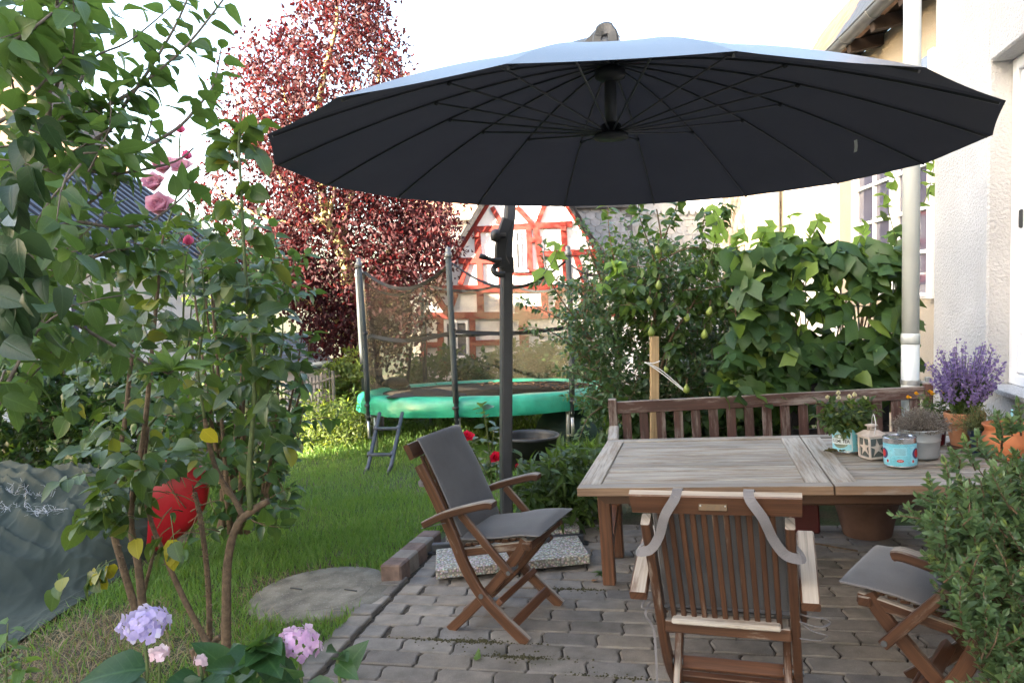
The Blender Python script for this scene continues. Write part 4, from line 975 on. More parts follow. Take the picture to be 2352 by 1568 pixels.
class Plant:
    def __init__(s, name, label, cat, base, group=None):
        s.t = thing(name, label, cat, Matrix.Translation(base), group); s.b = Vector(base); s.wood = MB(); s.P = []; s.D = []; s.N = []; s.S = []
    skip = None
    def leaf(s, p, d, n, k):
        if s.skip and s.skip(Vector(p)): return
        s.P.append(tuple(p)); s.D.append(tuple(d)); s.N.append(tuple(n)); s.S.append(k)
    def stem(s, pts, r0, r1, seg=6, name=None, mat=None, sub=4):
        P = [Vector(p) - s.b for p in (curve(pts, sub) if sub > 1 else pts)]; n = len(P)
        R = [r0 + (r1 - r0) * i / (n - 1) for i in range(n)]
        if name: MB().tube(P, R, seg).build(name, MT[mat], s.t, True)
        else: s.wood.tube(P, R, seg, True)
    def along(s, pts, n, k, droop=.35, t0=.15, spread=.9, jit=.35, up=.6, sub=4, size=(.75, 1.15)):
        C_ = [Vector(p) for p in curve(pts, sub)]; m = len(C_) - 1
        for i in range(n):
            t = t0 + (1 - t0) * (i + random.random() * .6) / n; x = min(t, .999) * m; a = int(x); p = C_[a].lerp(C_[a + 1], x - a)
            tn = (C_[a + 1] - C_[a]).normalized(); ph = i * 2.4 + random.uniform(-.5, .5); u = tn.cross(Vector((.2, .3, .93))).normalized(); w = tn.cross(u)
            side = u * math.cos(ph) + w * math.sin(ph); d = tn * .5 + side * spread + Vector((0, 0, -droop)) + Vector([random.gauss(0, jit) for _ in range(3)]) * .5
            nn = Vector((0, 0, 1)) * up + tn * .4 + Vector([random.gauss(0, jit) for _ in range(3)])
            s.leaf(p + d.normalized() * .012, d, nn, k * random.uniform(*size))
    def twig(s, p, d, L, n, k, r=.004, bend=.2, **kw):
        p = Vector(p); d = Vector(d).normalized(); q = p + d * L * .5 + Vector([random.gauss(0, bend) for _ in range(3)]) * L * .3; e = p + d * L + Vector((0, 0, -bend * L * .4))
        s.stem([p, q, e], r, r * .4, 4, sub=2); s.along([p, q, e], n, k, sub=2, **kw)
        s.leaf(e, d + Vector([random.gauss(0, .3) for _ in range(3)]), Vector((0, 0, 1)) + Vector([random.gauss(0, .4) for _ in range(3)]), k)
    def done(s, tpls, mat, wmat=None, single=300, wname='stems', name='leaf', rest='foliage'):
        if s.wood.v: 
            o = s.wood.build(wname, MT[wmat], s.t, True); o['kind'] = 'stuff'
        scatter(s.t, tpls, mat, s.P, s.D, s.N, s.S, single, name, rest); return s.t
def blob_points(n, fn):                 # rejection from a pixel region: fn returns (u, v, D) or None
    out = []; guard = 0
    while len(out) < n and guard < n * 60:
        guard += 1; q = fn()
        if q: out.append(q)
    return out
def inpoly(u, v, poly):
    c = False; j = len(poly) - 1
    for i in range(len(poly)):
        (x1, y1), (x2, y2) = poly[i], poly[j]
        if (y1 > v) != (y2 > v) and u < (x2 - x1) * (v - y1) / (y2 - y1) + x1: c = not c
        j = i
    return c
def in_region(poly, Da, Db, n, dens=None):
    us = [p[0] for p in poly]; vs_ = [p[1] for p in poly]
    def fn():
        u, v = random.uniform(min(us), max(us)), random.uniform(min(vs_), max(vs_))
        if not inpoly(u, v, poly): return None
        D = random.uniform(Da, Db)
        if dens and random.random() > dens(u, v): return None
        return W(u, v, D)
    return blob_points(n, fn)
def rv(s=1.0): return Vector([random.gauss(0, s) for _ in range(3)])
LM = {}
LM['apple'] = leafmat('apple_leaf', (.027, .060, .020), (.074, .135, .038), .36, .42, tcol=(.22, .36, .05))
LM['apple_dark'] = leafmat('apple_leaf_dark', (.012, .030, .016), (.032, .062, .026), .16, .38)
LM['rose'] = leafmat('rose_leaf', (.020, .047, .018), (.072, .122, .030), .26, .40, odd=(.30, .27, .03))
LM['lilac'] = leafmat('shrub_leaf', (.020, .052, .024), (.058, .115, .032), .30, .38)
LM['ivy'] = leafmat('ivy_leaf', (.014, .034, .014), (.060, .120, .024), .25, .4)
LM['plum'] = leafmat('purple_plum_leaf', (.012, .005, .007), (.036, .010, .012), .24, .6, False, odd=(.11, .025, .018), tcol=(.22, .024, .026), spec=.15)
LM['vine'] = leafmat('vine_leaf', (.019, .054, .022), (.060, .118, .034), .33, .45, odd=(.2, .28, .05), tcol=(.34, .50, .05))
LM['vine_young'] = leafmat('young_vine_leaf', (.11, .20, .03), (.20, .32, .06), .5, .5, tcol=(.55, .75, .12))
LM['haw'] = leafmat('hawthorn_leaf', (.020, .052, .024), (.058, .108, .042), .26, .4, False)
LM['pear'] = leafmat('pear_leaf', (.022, .055, .018), (.066, .120, .032), .32, .33, tcol=(.3, .45, .06))
LM['box'] = leafmat('boxwood_leaf', (.046, .098, .050), (.112, .180, .082), .24, .36, False, odd=(.2, .26, .06), spec=.5)
LM['hydr'] = leafmat('hydrangea_leaf', (.014, .046, .020), (.048, .110, .034), .25, .35)
LM['light'] = leafmat('light_green_leaf', (.06, .12, .03), (.13, .21, .06), .4, .45)
LM['sun'] = leafmat('meadow_leaf', (.05, .085, .018), (.14, .19, .045), .4, .5, False)
LM['hedge'] = leafmat('hedge_leaf', (.02, .045, .014), (.07, .12, .025), .3, .42, False)
LM['grey'] = leafmat('dry_grey_sprig', (.12, .105, .095), (.24, .215, .20), .1, .8, False)
T_OV = [ovate(.62, 5, .16, .22, .8), ovate(.56, 5, .26, .38, .75, .03), ovate(.68, 5, .10, .1, .8, .02), ovate(.6, 5, .2, .55, .8, .02)]
T_ROUND = [ovate(.74, 5, .13, .2, .62), ovate(.68, 5, .22, .32, .65, .03), ovate(.78, 5, .08, .12, .6, .02)]
T_THIN = [ovate(.36, 4, .2, .25), ovate(.3, 4, .3, .4)]
T_RH = [rhomb(.5), rhomb(.62, .3, .3), rhomb(.42, .1, .05)]
T_VINE = [palmate(5, .12, .25, .1, 1), palmate(5, .15, .4, .18, 2), palmate(3, .10, .3, -.05, 3), palmate(5, .13, .15, .2, 4)]
T_IVY = [palmate(5, .3, .15, .1, 5), palmate(3, .28, .2, .05, 6)]

# ------------------------------------------------------------------ lawn grass
def grass_obj(name, lab, region, n, h, wd, mat, dens=None, lean=.35):
    P = []; g = 0
    while len(P) < n and g < n * 30:
        g += 1; u, v = region()
        if dens and random.random() > dens(u, v): continue
        P.append((u, v))
    A = np.array(P); m = len(A); base = np.array([hp(a, b, gz(a, b)) for a, b in A]); hh = h * rng.uniform(.5, 1.25, m); an = rng.uniform(0, 6.28, m); ln = rng.normal(0, lean, (m, 2))
    dx, dy = np.cos(an) * wd / 2, np.sin(an) * wd / 2; z0 = np.zeros(m)
    v0 = base + np.stack([dx, dy, z0], 1); v1 = base - np.stack([dx, dy, z0], 1)
    mid = base + np.stack([ln[:, 0] * hh * .4, ln[:, 1] * hh * .4, hh * .6], 1); v2 = mid + np.stack([dx, dy, z0], 1) * .8; v3 = mid - np.stack([dx, dy, z0], 1) * .8
    v4 = base + np.stack([ln[:, 0] * hh * 1.1, ln[:, 1] * hh * 1.1, hh], 1)
    V = np.stack([v0, v1, v2, v3, v4], 1).reshape(-1, 3); o = np.arange(m) * 5
    fl = np.stack([o, o + 1, o + 3, o + 2, o + 2, o + 3, o + 4], 1).ravel(); ls = np.tile([4, 3], m); st = np.concatenate([[0], np.cumsum(ls)[:-1]])
    me = bpy.data.meshes.new(name); me.vertices.add(len(V)); me.vertices.foreach_set('co', V.ravel().astype(np.float32)); me.loops.add(len(fl)); me.loops.foreach_set('vertex_index', fl.astype(np.int32))
    me.polygons.add(len(ls)); me.polygons.foreach_set('loop_start', st.astype(np.int32))
    me.materials.append(mat); me.update(calc_edges=True); me.validate(); ob = link(name, me); tag(ob, lab, kind='stuff'); return ob
LM['grass'] = leafmat('lawn_grass', (.040, .098, .018), (.105, .195, .046), .35, .5, False, odd=(.24, .22, .08))
LM['straw'] = leafmat('dry_straw', (.12, .09, .055), (.25, .195, .12), .2, .8, False)
def bare(a, b):    # how bald the lawn is: trampled patch between the roses, the hydrangea and the manhole
    d = math.hypot((a + 2.75) / 1.0, (b + 1.0) / .95) + .35 * noise.noise(Vector((a * 2.2, b * 2.2, 3))); k = 1 - sstep(d, .6, 1.25)
    d2 = math.hypot((a + 1.78) / .95, (b - .19) / .75); k2 = 1 - sstep(d2, .55, .8); return max(k, k2 * .7)
def okg(a, b):
    if a < -3.28 - .165 * (b + .82) and b < 1.6: return False
    return not in_patio(a, b) and math.hypot(a + 1.78, b - .19) > .435 and a < edge_a(b) - .14 or (b > 1.75)
def lawn_d(a, b): return (1 - .93 * bare(a, b)) * (.65 + .5 * noise.noise(Vector((a * 1.6, b * 1.6, 0)))) if okg(a, b) else 0
def reg_near():
    b = -1.3 + (random.random() ** 1.7) * 8.2; return random.uniform(-4.6 - .15 * b, min(1.5, -1.25 + max(0, b - 1.6))) , b
grass_obj('lawn_grass', 'short green lawn grass between the terrace and the trampoline', reg_near, 70000, .075, .0062, LM['grass'], lawn_d, .45)
def reg_mid(): return random.uniform(-6, 1.8), random.uniform(5.5, 12)
grass_obj('far_grass', 'longer grass under and around the trampoline', reg_mid, 16000, .16, .014, LM['grass'], None, .4)
def reg_bare(): return random.uniform(-4.3, -1.35), random.uniform(-1.75, 1.1)
grass_obj('dry_straw', 'dry straw and thatch on the bald patch of lawn beside the tarpaulin', reg_bare, 4200, .045, .0052, LM['straw'], lambda a, b: bare(a, b) if okg(a, b) else 0, 1.6)
# dead bits on the soil
# ------------------------------------------------------------------ apple tree, upper left
ap = Plant('apple_tree', 'apple tree with big leaves reaching in over the rose bush', 'tree', W(-260, 1250, 2.6))
def B(pix, D0, D1=None): 
    D1 = D0 if D1 is None else D1; n = len(pix); return [W(u, v, D0 + (D1 - D0) * i / max(1, n - 1)) for i, (u, v) in enumerate(pix)]
ROSES = ((415, 306), (430, 367), (378, 390), (418, 392), (357, 430), (370, 482), (433, 563))
def near_rose(p):
    d = p - cC; z = d.dot(cFW); u, v = 1176 + FOC * d.dot(cRI) / z, 784 - FOC * d.dot(cUP) / z
    return any(math.hypot(u - a, v - b) < 34 for a, b in ROSES)
ap.skip = near_rose
tb0 = ap.b; ap.stem([tb0 + Vector((0, 0, -1.2)), W(-240, 900, 2.5), W(-150, 600, 2.4), W(70, 400, 2.35)], .06, .02, 10, 'trunk', 'bark_grey')
BR1 = [([(70, 400), (99, 363), (109, 297), (115, 165), (128, 82), (132, -20)], 2.35, 2.2, .014, 22),
       ([(100, 330), (132, 290), (214, 257), (287, 221), (336, 185), (429, 105), (520, -10)], 2.35, 2.6, .010, 24),
       ([(110, 385), (190, 340), (250, 300), (287, 240), (340, 165), (400, 65), (436, -15)], 2.35, 2.6, .010, 24),
       ([(120, 300), (170, 230), (210, 137), (297, 95), (400, 10)], 2.35, 2.7, .007, 12),
       ([(130, 200), (165, 80), (190, 30), (203, -10)], 2.3, 2.4, .006, 9),
       ([(200, 380), (300, 352), (400, 300), (450, 250), (490, 195), (508, 112)], 2.4, 2.6, .008, 18),
       ([(70, 400), (160, 385), (240, 398), (300, 395), (400, 372), (445, 340)], 2.4, 2.7, .009, 18),
       ([(60, 560), (160, 512), (250, 520), (330, 515), (400, 470), (450, 420)], 2.3, 2.7, .008, 20),
       ([(-20, 640), (60, 690), (132, 718), (214, 767), (316, 823), (385, 858)], 2.1, 2.2, .010, 15),
       ([(-5, 930), (33, 850), (69, 790), (110, 720)], 2.0, 2.1, .007, 8),
       ([(-40, 300), (30, 260), (90, 200), (150, 130)], 2.0, 2.1, .007, 12), ([(-40, 120), (40, 90), (120, 30), (160, -20)], 2.0, 2.2, .007, 12),
       ([(130, 500), (200, 470), (262, 410), (330, 330), (352, 262)], 2.5, 2.7, .007, 14), ([(150, 620), (230, 585), (300, 570), (370, 575)], 2.3, 2.5, .007, 13)]
for pix, D0, D1, r, n in BR1:
    P_ = B(pix, D0, D1); ap.stem(P_, r, r * .3, 6); big = pix[-1][0] > 330
    ap.along(P_, int(n * 1.9), .082 if big else .10, droop=.3, spread=.9, t0=.1)
poly = [(-60, -40), (170, -40), (190, 200), (215, 330), (190, 480), (230, 640), (150, 780), (90, 900), (-60, 860)]
for p in in_region(poly, 1.95, 2.75, 78): ap.twig(p, rv() + Vector((.5, 0, .1)), random.uniform(.14, .28), 6, .088, .0035, droop=.7, up=.4)
ap.stem([W(385, 858, 2.2), W(400, 850, 2.18)], .004, .002, 5); tip = W(395, 850, 2.15)
DK = Plant('tmp', None, None, ap.b)
ap.done(T_OV, LM['apple'], 'bark_grey', 300, 'branches')
bpy.data.objects.remove(DK.t)
# dark foreground leaves and pale young tip are leaves of the same tree
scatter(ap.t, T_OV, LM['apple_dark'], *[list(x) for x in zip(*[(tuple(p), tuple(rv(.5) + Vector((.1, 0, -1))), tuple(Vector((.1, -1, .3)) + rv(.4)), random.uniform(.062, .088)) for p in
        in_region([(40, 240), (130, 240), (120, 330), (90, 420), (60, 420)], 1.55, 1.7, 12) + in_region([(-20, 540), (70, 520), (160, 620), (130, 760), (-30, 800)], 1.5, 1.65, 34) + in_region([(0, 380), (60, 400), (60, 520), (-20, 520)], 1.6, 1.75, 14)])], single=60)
scatter(ap.t, T_THIN, LM['light'], *[list(x) for x in zip(*[(tuple(tip), tuple(Vector((math.cos(a), .3 * math.sin(3 * a), .25 + .5 * math.sin(a))) + rv(.15)), tuple(Vector((0, -.5, 1)) + rv(.3)), random.uniform(.075, .115)) for a in np.linspace(-.6, 3.6, 15)])], single=15)

# ------------------------------------------------------------------ climbing roses left
ro = Plant('rose_bush', 'tall old rose bush with thorny canes and pink blooms in the flower bed', 'rose bush', W(400, 1500, 3.7))
def near_boat(p):
    d = p - cC; z = d.dot(cFW); u, v = 1176 + FOC * d.dot(cRI) / z, 784 - FOC * d.dot(cUP) / z
    return near_rose(p) or (350 < u < 485 and 1085 < v < 1235 and random.random() < .96)
ro.skip = near_boat
DR = 3.75
CN = [([(318, 1420), (312, 1400), (282, 1300), (258, 1205), (262, 1100), (285, 980), (300, 840), (310, 760)], .030, .010), ([(330, 1420), (318, 1300), (300, 1180), (330, 1000), (345, 850), (365, 640), (375, 540)], .028, .006),
      ([(490, 1500), (430, 1390), (380, 1280), (345, 1190), (330, 1100), (340, 980)], .022, .010), ([(482, 1500), (478, 1340), (462, 1200), (447, 1130)], .019, .015),
      ([(518, 1580), (520, 1400), (523, 1290), (545, 1205), (590, 1165), (617, 1150)], .032, .020), ([(560, 1190), (540, 1150), (500, 1085), (478, 1010), (470, 960)], .020, .012),
      ([(575, 1170), (572, 1080), (585, 900), (580, 780), (565, 640), (552, 400), (548, 330), (555, 250)], .018, .005), ([(300, 860), (262, 700), (250, 560), (268, 430)], .012, .004),
      ([(360, 700), (372, 560), (408, 440), (412, 330), (415, 308)], .008, .004), ([(355, 720), (360, 560), (362, 480)], .008, .004), ([(420, 760), (425, 620), (432, 572)], .007, .004), ([(470, 960), (455, 850), (470, 720), (462, 600)], .010, .004),
      ([(258, 1205), (215, 1130), (190, 1080)], .010, .005), ([(340, 980), (400, 900), (430, 800), (440, 700)], .010, .004), ([(575, 950), (640, 830), (650, 730)], .008, .004),
      ([(478, 1500), (455, 1520), (442, 1490)], .03, .02), ([(500, 1545), (492, 1480), (505, 1462)], .026, .02), ([(468, 1560), (458, 1500), (462, 1478)], .03, .022), ([(330, 1360), (352, 1270), (350, 1230)], .014, .006)]
for i, (pix, r0, r1) in enumerate(CN):
    P_ = B(pix, DR + random.uniform(-.1, .1)); ro.stem(P_, r0 * .78, r1 * .78, 8, 'cane', 'bark' if r0 > .012 and i not in (6,) else 'stem_green', 5)
thb = MB()
for i, (pix, r0, r1) in enumerate(CN[:7]):
    Q = curve(B(pix, DR), 6)
    for k in range(46):
        j = random.randrange(len(Q) - 1); p = Q[j].lerp(Q[j + 1], random.random()) - ro.b; d = (rv().normalized() + Vector((0, -.4, .2))).normalized()
        thb.lathe([(.005, .012), (.0, .034)], 4, c=p, M=d.to_track_quat('Z', 'Y').to_matrix().to_4x4())
tag(thb.build('thorns', MT['bark'], ro.t), kind='stuff')
def spray(pl, p, d, L, k):              # a rose leaf: five leaflets on one stalk
    p = Vector(p); d = Vector(d).normalized(); e = p + d * L; pl.stem([p, p.lerp(e, .5) + Vector((0, 0, .01)), e], .0028, .0016, 4, sub=2); s_ = d.cross(Vector((0, 0, 1))).normalized()
    n = Vector((0, -.35, 1)) + rv(.45)
    for t in (.45, .8):
        q = p.lerp(e, t)
        for sg in (-1, 1): pl.leaf(q, s_ * sg + d * .45 + Vector((0, 0, -.25)) + rv(.15), n + rv(.2), k * random.uniform(.8, 1.0))
    pl.leaf(e, d + Vector((0, 0, -.35)) + rv(.1), n, k * random.uniform(.95, 1.2))
rp = [(140, 640), (330, 560), (470, 560), (640, 640), (640, 980), (560, 1060), (490, 1000), (430, 1120), (330, 1180), (250, 1170), (180, 1090), (120, 960), (150, 800)]
for p in in_region(rp, 3.3, 4.3, 84): spray(ro, p, rv(.7) + Vector((0, -.3, -.15)), random.uniform(.12, .2), random.uniform(.08, .118))
for p in in_region([(225, 990), (350, 1000), (420, 1080), (420, 1180), (330, 1240), (230, 1230), (190, 1120)], 3.2, 3.7, 24): spray(ro, p, rv(.6) + Vector((0, -.4, -.3)), random.uniform(.12, .2), random.uniform(.09, .125))
for pix, s_, e_ in ((CN[6], .25, 1.0),):
    Q = curve(B(pix[0], DR), 6)
    for k in range(26): j = int((.3 + .7 * k / 26) * (len(Q) - 2)); spray(ro, Q[j], rv(.5) + Vector(((-1) ** k * .9, -.2, .1)), random.uniform(.08, .16), random.uniform(.10, .135))
for (u, v) in ((215, 1315), (245, 1308), (395, 1240), (372, 1235), (140, 1330)): spray(ro, W(u + 20, v - 25, 3.5), Vector((-.6, -.3, -.5)) + rv(.2), .1, .10)
for p in in_region([(330, 480), (470, 470), (560, 540), (500, 640), (350, 640)], 3.5, 4.2, 16): spray(ro, p, rv(.7) + Vector((0, -.2, 0)), .14, .10)
ro.done(T_ROUND, LM['rose'], 'stem_green', 300, 'leaf_stalks')
scatter(ro.t, T_ROUND, leafmat('yellowed_rose_leaf', (.20, .20, .02), (.36, .30, .03), .3, .5), *[list(x) for x in zip(*[(tuple(W(u, v, 3.45)), tuple(rv(.4) + Vector((.2, 0, -1))), tuple(Vector((0, -1, .4)) + rv(.3)), .10) for u, v in ((215, 1318), (243, 1300), (250, 1135), (312, 1235), (400, 1250), (385, 1240), (465, 985), (392, 1262))])], single=8)
petalm = leafmat('pink_petal', (.62, .27, .36), (.80, .50, .58), .35, .6, False, tcol=(.9, .45, .55)); petalh = leafmat('deep_pink_petal', (.70, .08, .22), (.85, .20, .36), .4, .6, False, tcol=(1, .2, .4))
def bloom(parent, p, R, mat, n=26, openn=.8, nm='flower', axis=(0, -.6, .8)):
    q = Matrix.Translation(Vector(p) - parent.matrix_world.translation) @ Vector(axis).normalized().to_track_quat('Z', 'Y').to_matrix().to_4x4(); mb = MB()
    T = ovate(.95, 4, .35, -.25, .6)
    for i in range(n):
        f = i / n; a = i * 2.4; el = (.25 + 1.15 * (1 - f) ** 1) if openn > .5 else 1.2 + .25 * (1 - f); el = min(el + random.uniform(-.15, .15), 1.52); L = R * (.5 + .5 * f) * random.uniform(.9, 1.1)
        d = Vector((math.cos(a) * math.cos(el), math.sin(a) * math.cos(el), math.sin(el))); nn = Vector((-math.cos(a) * math.sin(el), -math.sin(a) * math.sin(el), math.cos(el))); s_ = d.cross(nn)
        mb.add([q @ ((s_ * v[0] + d * v[1] + nn * v[2]) * L) for v in T[0]], T[1], [[tuple(T[2][k]) for k in fc] for fc in T[1]])
    return mb.build(nm, mat, parent, True)
for (u, v, r, m, o_) in ((415, 306, .045, petalh, .3), (430, 367, .05, petalh, .4), (378, 390, .085, petalm, .9), (418, 392, .07, petalm, .9), (357, 430, .085, petalm, .9), (370, 482, .10, petalm, .9), (433, 563, .055, petalh, .3)):
    bloom(ro.t, W(u, v, 3.6), r, m, 24, o_, 'rose_bloom', (.1, -.7, .5) if o_ > .5 else (0, -.1, 1))

# ------------------------------------------------------------------ shrub behind the roses, ivy hedge, green growth
sh = Plant('broadleaf_shrub', 'dense green broadleaf shrub between the roses and the lawn', 'shrub', ground_at(560, 1200)); sh.skip = near_boat
sp = [(300, 650), (345, 560), (470, 555), (560, 540), (655, 600), (690, 700), (690, 850), (712, 960), (700, 1040), (660, 1100), (640, 1180), (560, 1215), (440, 1230), (380, 1120), (330, 980)]
sp2 = sp
def gap(u, v): return .10 if (300 < u < 480 and 640 < v < 900) or (600 < u and 700 < v < 960) else 1
for p in in_region(sp, 5.0, 6.6, 255, gap): sh.twig(p, rv(.6) + Vector((.25, -.3, .35)), random.uniform(.22, .40), 8, .105, .005, droop=.45)
for u0 in (600, 640, 680, 700): sh.stem(B([(600, 1180), ((600 + u0) / 2 + 10, 1000), (u0, 860), (u0 + 15, 760)], 5.5), .014, .004); sh.along(B([(600, 1180), ((600 + u0) / 2 + 10, 1000), (u0, 860), (u0 + 15, 760)], 5.5), 26, .115)
for k in range(9): u0 = random.uniform(420, 620); sh.stem(B([(540 + random.uniform(-40, 50), 1225), ((540 + u0) / 2, 1000), (u0, random.uniform(600, 760))], random.uniform(5.2, 6.2)), .022, .006)
sh.done(T_OV, LM['lilac'], 'bark', 300, 'branches')
iv = Plant('ivy_hedge', 'dark ivy grown hedge behind the tarpaulin', 'hedge', ground_at(140, 1085))
ip = [(-60, 800), (40, 775), (120, 800), (200, 790), (290, 800), (360, 830), (420, 900), (440, 1090), (-60, 1090)]
for p in in_region(ip, 6.6, 8.2, 620): iv.twig(p, rv(.6) + Vector((0, -.7, .2)), random.uniform(.18, .35), 7, .115, .004, droop=.5)
for k in range(20): u0 = random.uniform(-40, 420); iv.stem(B([(u0 + 20, 1090), (u0, 960), (u0 - 15, 820)], random.uniform(7.2, 8.0)), .03, .008)
iv.done(T_IVY, LM['ivy'], 'bark', 300, 'branches')
MT['hedgecore'] = plain('hedge_shadow_twigs', (.02, .02, .012), 1, 0, .5, 20, .6)

# ------------------------------------------------------------------ purple plum tree
pt0 = ground_at(840, 905); pt0 = W(838, 915, 14.6)
pl = Plant('purple_plum_tree', 'purple leaved plum tree with a mossy pale trunk left of the gable', 'tree', pt0)
MT['moss'] = plain('mossy_bark', (.24, .20, .085), .85, 0, .35, 12, .5)
Dp = 14.6
LIMB = [([(838, 930), (832, 800), (806, 680), (790, 590), (770, 540), (748, 500)], .20, .10), ([(748, 500), (738, 420), (728, 300), (745, 170), (775, 40), (760, -60)], .10, .02), ([(762, 520), (690, 470), (640, 400), (590, 330), (565, 260)], .075, .02),
        ([(785, 560), (800, 470), (830, 380), (860, 300), (870, 180), (880, 90)], .08, .02), ([(806, 690), (860, 620), (905, 560), (935, 520), (955, 480)], .07, .02), ([(832, 800), (780, 740), (700, 690), (620, 640), (560, 620)], .08, .02),
        ([(748, 500), (700, 520), (620, 500), (540, 470), (490, 420)], .06, .015), ([(820, 760), (740, 780), (700, 760)], .05, .02), ([(755, 510), (770, 430), (800, 330), (815, 200)], .05, .015), ([(800, 640), (850, 690), (900, 700), (960, 650)], .05, .015),
        ([(740, 440), (690, 360), (660, 250), (640, 160)], .05, .012), ([(738, 430), (780, 350), (870, 250), (930, 170)], .05, .012), ([(838, 920), (862, 860), (868, 800), (880, 700)], .1, .03), ([(930, 640), (935, 560), (930, 470), (920, 400)], .05, .02)]
for pix, r0, r1 in LIMB: pl.stem(B(pix, Dp, Dp + random.uniform(-.8, .8)), r0, r1, 8, 'trunk' if r0 > .15 else 'limb', 'moss')
crown = [(700, -60), (860, -60), (880, 40), (900, 110), (960, 110), (935, 200), (900, 260), (990, 300), (1020, 420), (1040, 520), (1030, 590), (985, 640), (978, 720), (950, 790), (895, 830), (850, 800), (790, 830), (720, 800), (690, 730), (610, 690), (520, 640), (470, 540), (455, 420), (490, 320), (530, 270), (510, 190), (560, 130), (610, 80), (670, 70)]
def pdens(u, v):
    q = .62 + 1.9 * noise.noise(Vector((u / 58, v / 58, 4.2)))
    core = 1 if (abs(u - 790) < 200 and 380 < v < 720) else .72
    if u < 620 and v > 330: core = .45
    return max(.02, q * core + .06)
CL = in_region(crown, 13.2, 16.2, 1650, pdens) + in_region([(660, 470), (1010, 420), (1040, 590), (985, 640), (975, 720), (940, 790), (880, 810), (850, 780), (790, 830), (720, 800), (690, 730), (640, 640)], 13.6, 16.0, 420)
for p in CL:
    _d = p - cC; _z = _d.dot(cFW); _u, _v = 1176 + FOC * _d.dot(cRI) / _z, 784 - FOC * _d.dot(cUP) / _z
    if 705 < _u < 815 and 430 < _v < 640 and _z < 14.7 and random.random() < .8: continue
    for j in range(19):
        q = p + rv(.19); pl.leaf(q, rv(.8) + Vector((0, 0, -.55)), rv(.7) + Vector((0, -.2, .7)), random.uniform(.085, .14))
pl.done(T_RH, LM['plum'], 'moss', 300, 'twigs')

# ------------------------------------------------------------------ hedge under and behind the trampoline, meadow plants
def bush(name, lab, cat, poly, Da, Db, n, k, tpl, mat, L=(.2, .35), nl=7, base=None, wm='bark', single=120, dens=None, up=.3, wname='branches', group=None):
    c = base or W(sum(p[0] for p in poly) / len(poly), max(p[1] for p in poly), (Da + Db) / 2); b_ = Plant(name, lab, cat, c, group)
    for p in in_region(poly, Da, Db, n, dens): b_.twig(p, rv(.6) + Vector((0, -.3, up)), random.uniform(*L), nl, k, .004, droop=.3)
    return b_.done(tpl, LM[mat], wm, single, wname)
bush('garden_hedge', 'low leafy hedge growing behind the trampoline legs', 'hedge', [(860, 940), (1330, 940), (1400, 960), (1400, 1040), (1180, 1062), (1000, 1060), (870, 1050)], 14.0, 15.2, 520, .11, T_RH, 'hedge', (.25, .4), 9)
bush('laurel_hedge', 'dark leafy hedge at the foot of the half timbered gable', 'hedge', [(940, 840), (1010, 815), (1100, 830), (1200, 810), (1330, 800), (1380, 840), (1380, 905), (940, 905)], 15.2, 17, 380, .16, T_OV, 'lilac', (.3, .5), 8)
bush('meadow_plants', 'tall sunlit meadow plants at the end of the lawn beside the railing', 'plants', [(690, 985), (720, 955), (760, 965), (830, 950), (845, 1035), (760, 1050), (690, 1060)], 11.2, 13, 300, .085, T_THIN + T_RH, 'sun', (.3, .55), 9, wm='stem_green', up=1.4, wname='stalks')
bush('wall_ivy', 'yellow green ivy covering the low wall beside the railing', 'ivy', [(755, 850), (800, 825), (835, 835), (838, 960), (790, 975), (765, 940)], 12.6, 13.4, 200, .11, T_IVY, 'sun', (.15, .3), 7)
bush('young_lilac', 'pale sunlit young shrub seen through the roses', 'shrub', [(470, 690), (540, 650), (600, 700), (620, 900), (560, 960), (470, 900)], 9.5, 11, 120, .12, T_THIN, 'light', (.25, .45), 8)
# ivy clad garden wall
gw = thing('garden_wall', 'low rubble garden wall under yellow green ivy', 'wall', Matrix.Translation(W(800, 960, 13.6)))
MT['rubble'] = plain('rubble_stone', (.20, .165, .13), .95, 0, .45, 6, .8); MB().box((.05, .2, -.1), (1.1, .3, 2.0), .04, 0).build('wall', MT['rubble'], gw)

# ------------------------------------------------------------------ hawthorn like bush, pear tree with stake, grape vine on trellis
haw = bush('hawthorn_bush', 'wide small leaved hawthorn bush at the far end of the bench', 'shrub', [(1290, 740), (1320, 660), (1390, 600), (1440, 560), (1560, 600), (1680, 620), (1690, 820), (1640, 930), (1500, 960), (1420, 960), (1350, 975), (1340, 880), (1315, 800)], 7.2, 8.6, 760, .075, T_RH + [rhomb(.8, .2, .2)], 'haw', (.22, .42), 12, base=gp(.1, 3.3, -.1), single=300)
hs = Plant('hawthorn_shoots', 'slender hawthorn shoots spreading in front of the safety net', 'shrub', gp(-.15, 3.2, -.1))
for pix in ([(1380, 800), (1300, 740), (1220, 700), (1195, 690)], [(1390, 860), (1320, 800), (1260, 760), (1200, 750)], [(1370, 700), (1310, 660), (1260, 640), (1225, 655)], [(1400, 900), (1330, 860), (1280, 850)], [(1360, 780), (1290, 690), (1255, 620), (1250, 560)], [(1390, 930), (1350, 960), (1330, 1010)], [(1380, 640), (1350, 560), (1335, 500)]):
    P_ = B(pix, 7.4, 7.0); hs.stem(P_, .008, .003); hs.along(P_, 44, .07, spread=1.1, jit=.6)
hs.done(T_RH, LM['haw'], 'bark', 120, 'shoots')
bush('undergrowth', 'dark leafy undergrowth filling the bed behind the bench slats', 'undergrowth', [(1400, 935), (1800, 915), (1830, 1030), (1400, 1040)], 7.3, 8.2, 260, .13, T_OV, 'lilac', (.2, .35), 8, single=150)
pe = Plant('pear_tree', 'young pear tree hung with green pears tied to a wooden stake', 'tree', gp(.22, 2.98, -.1))
Dq = 7.15
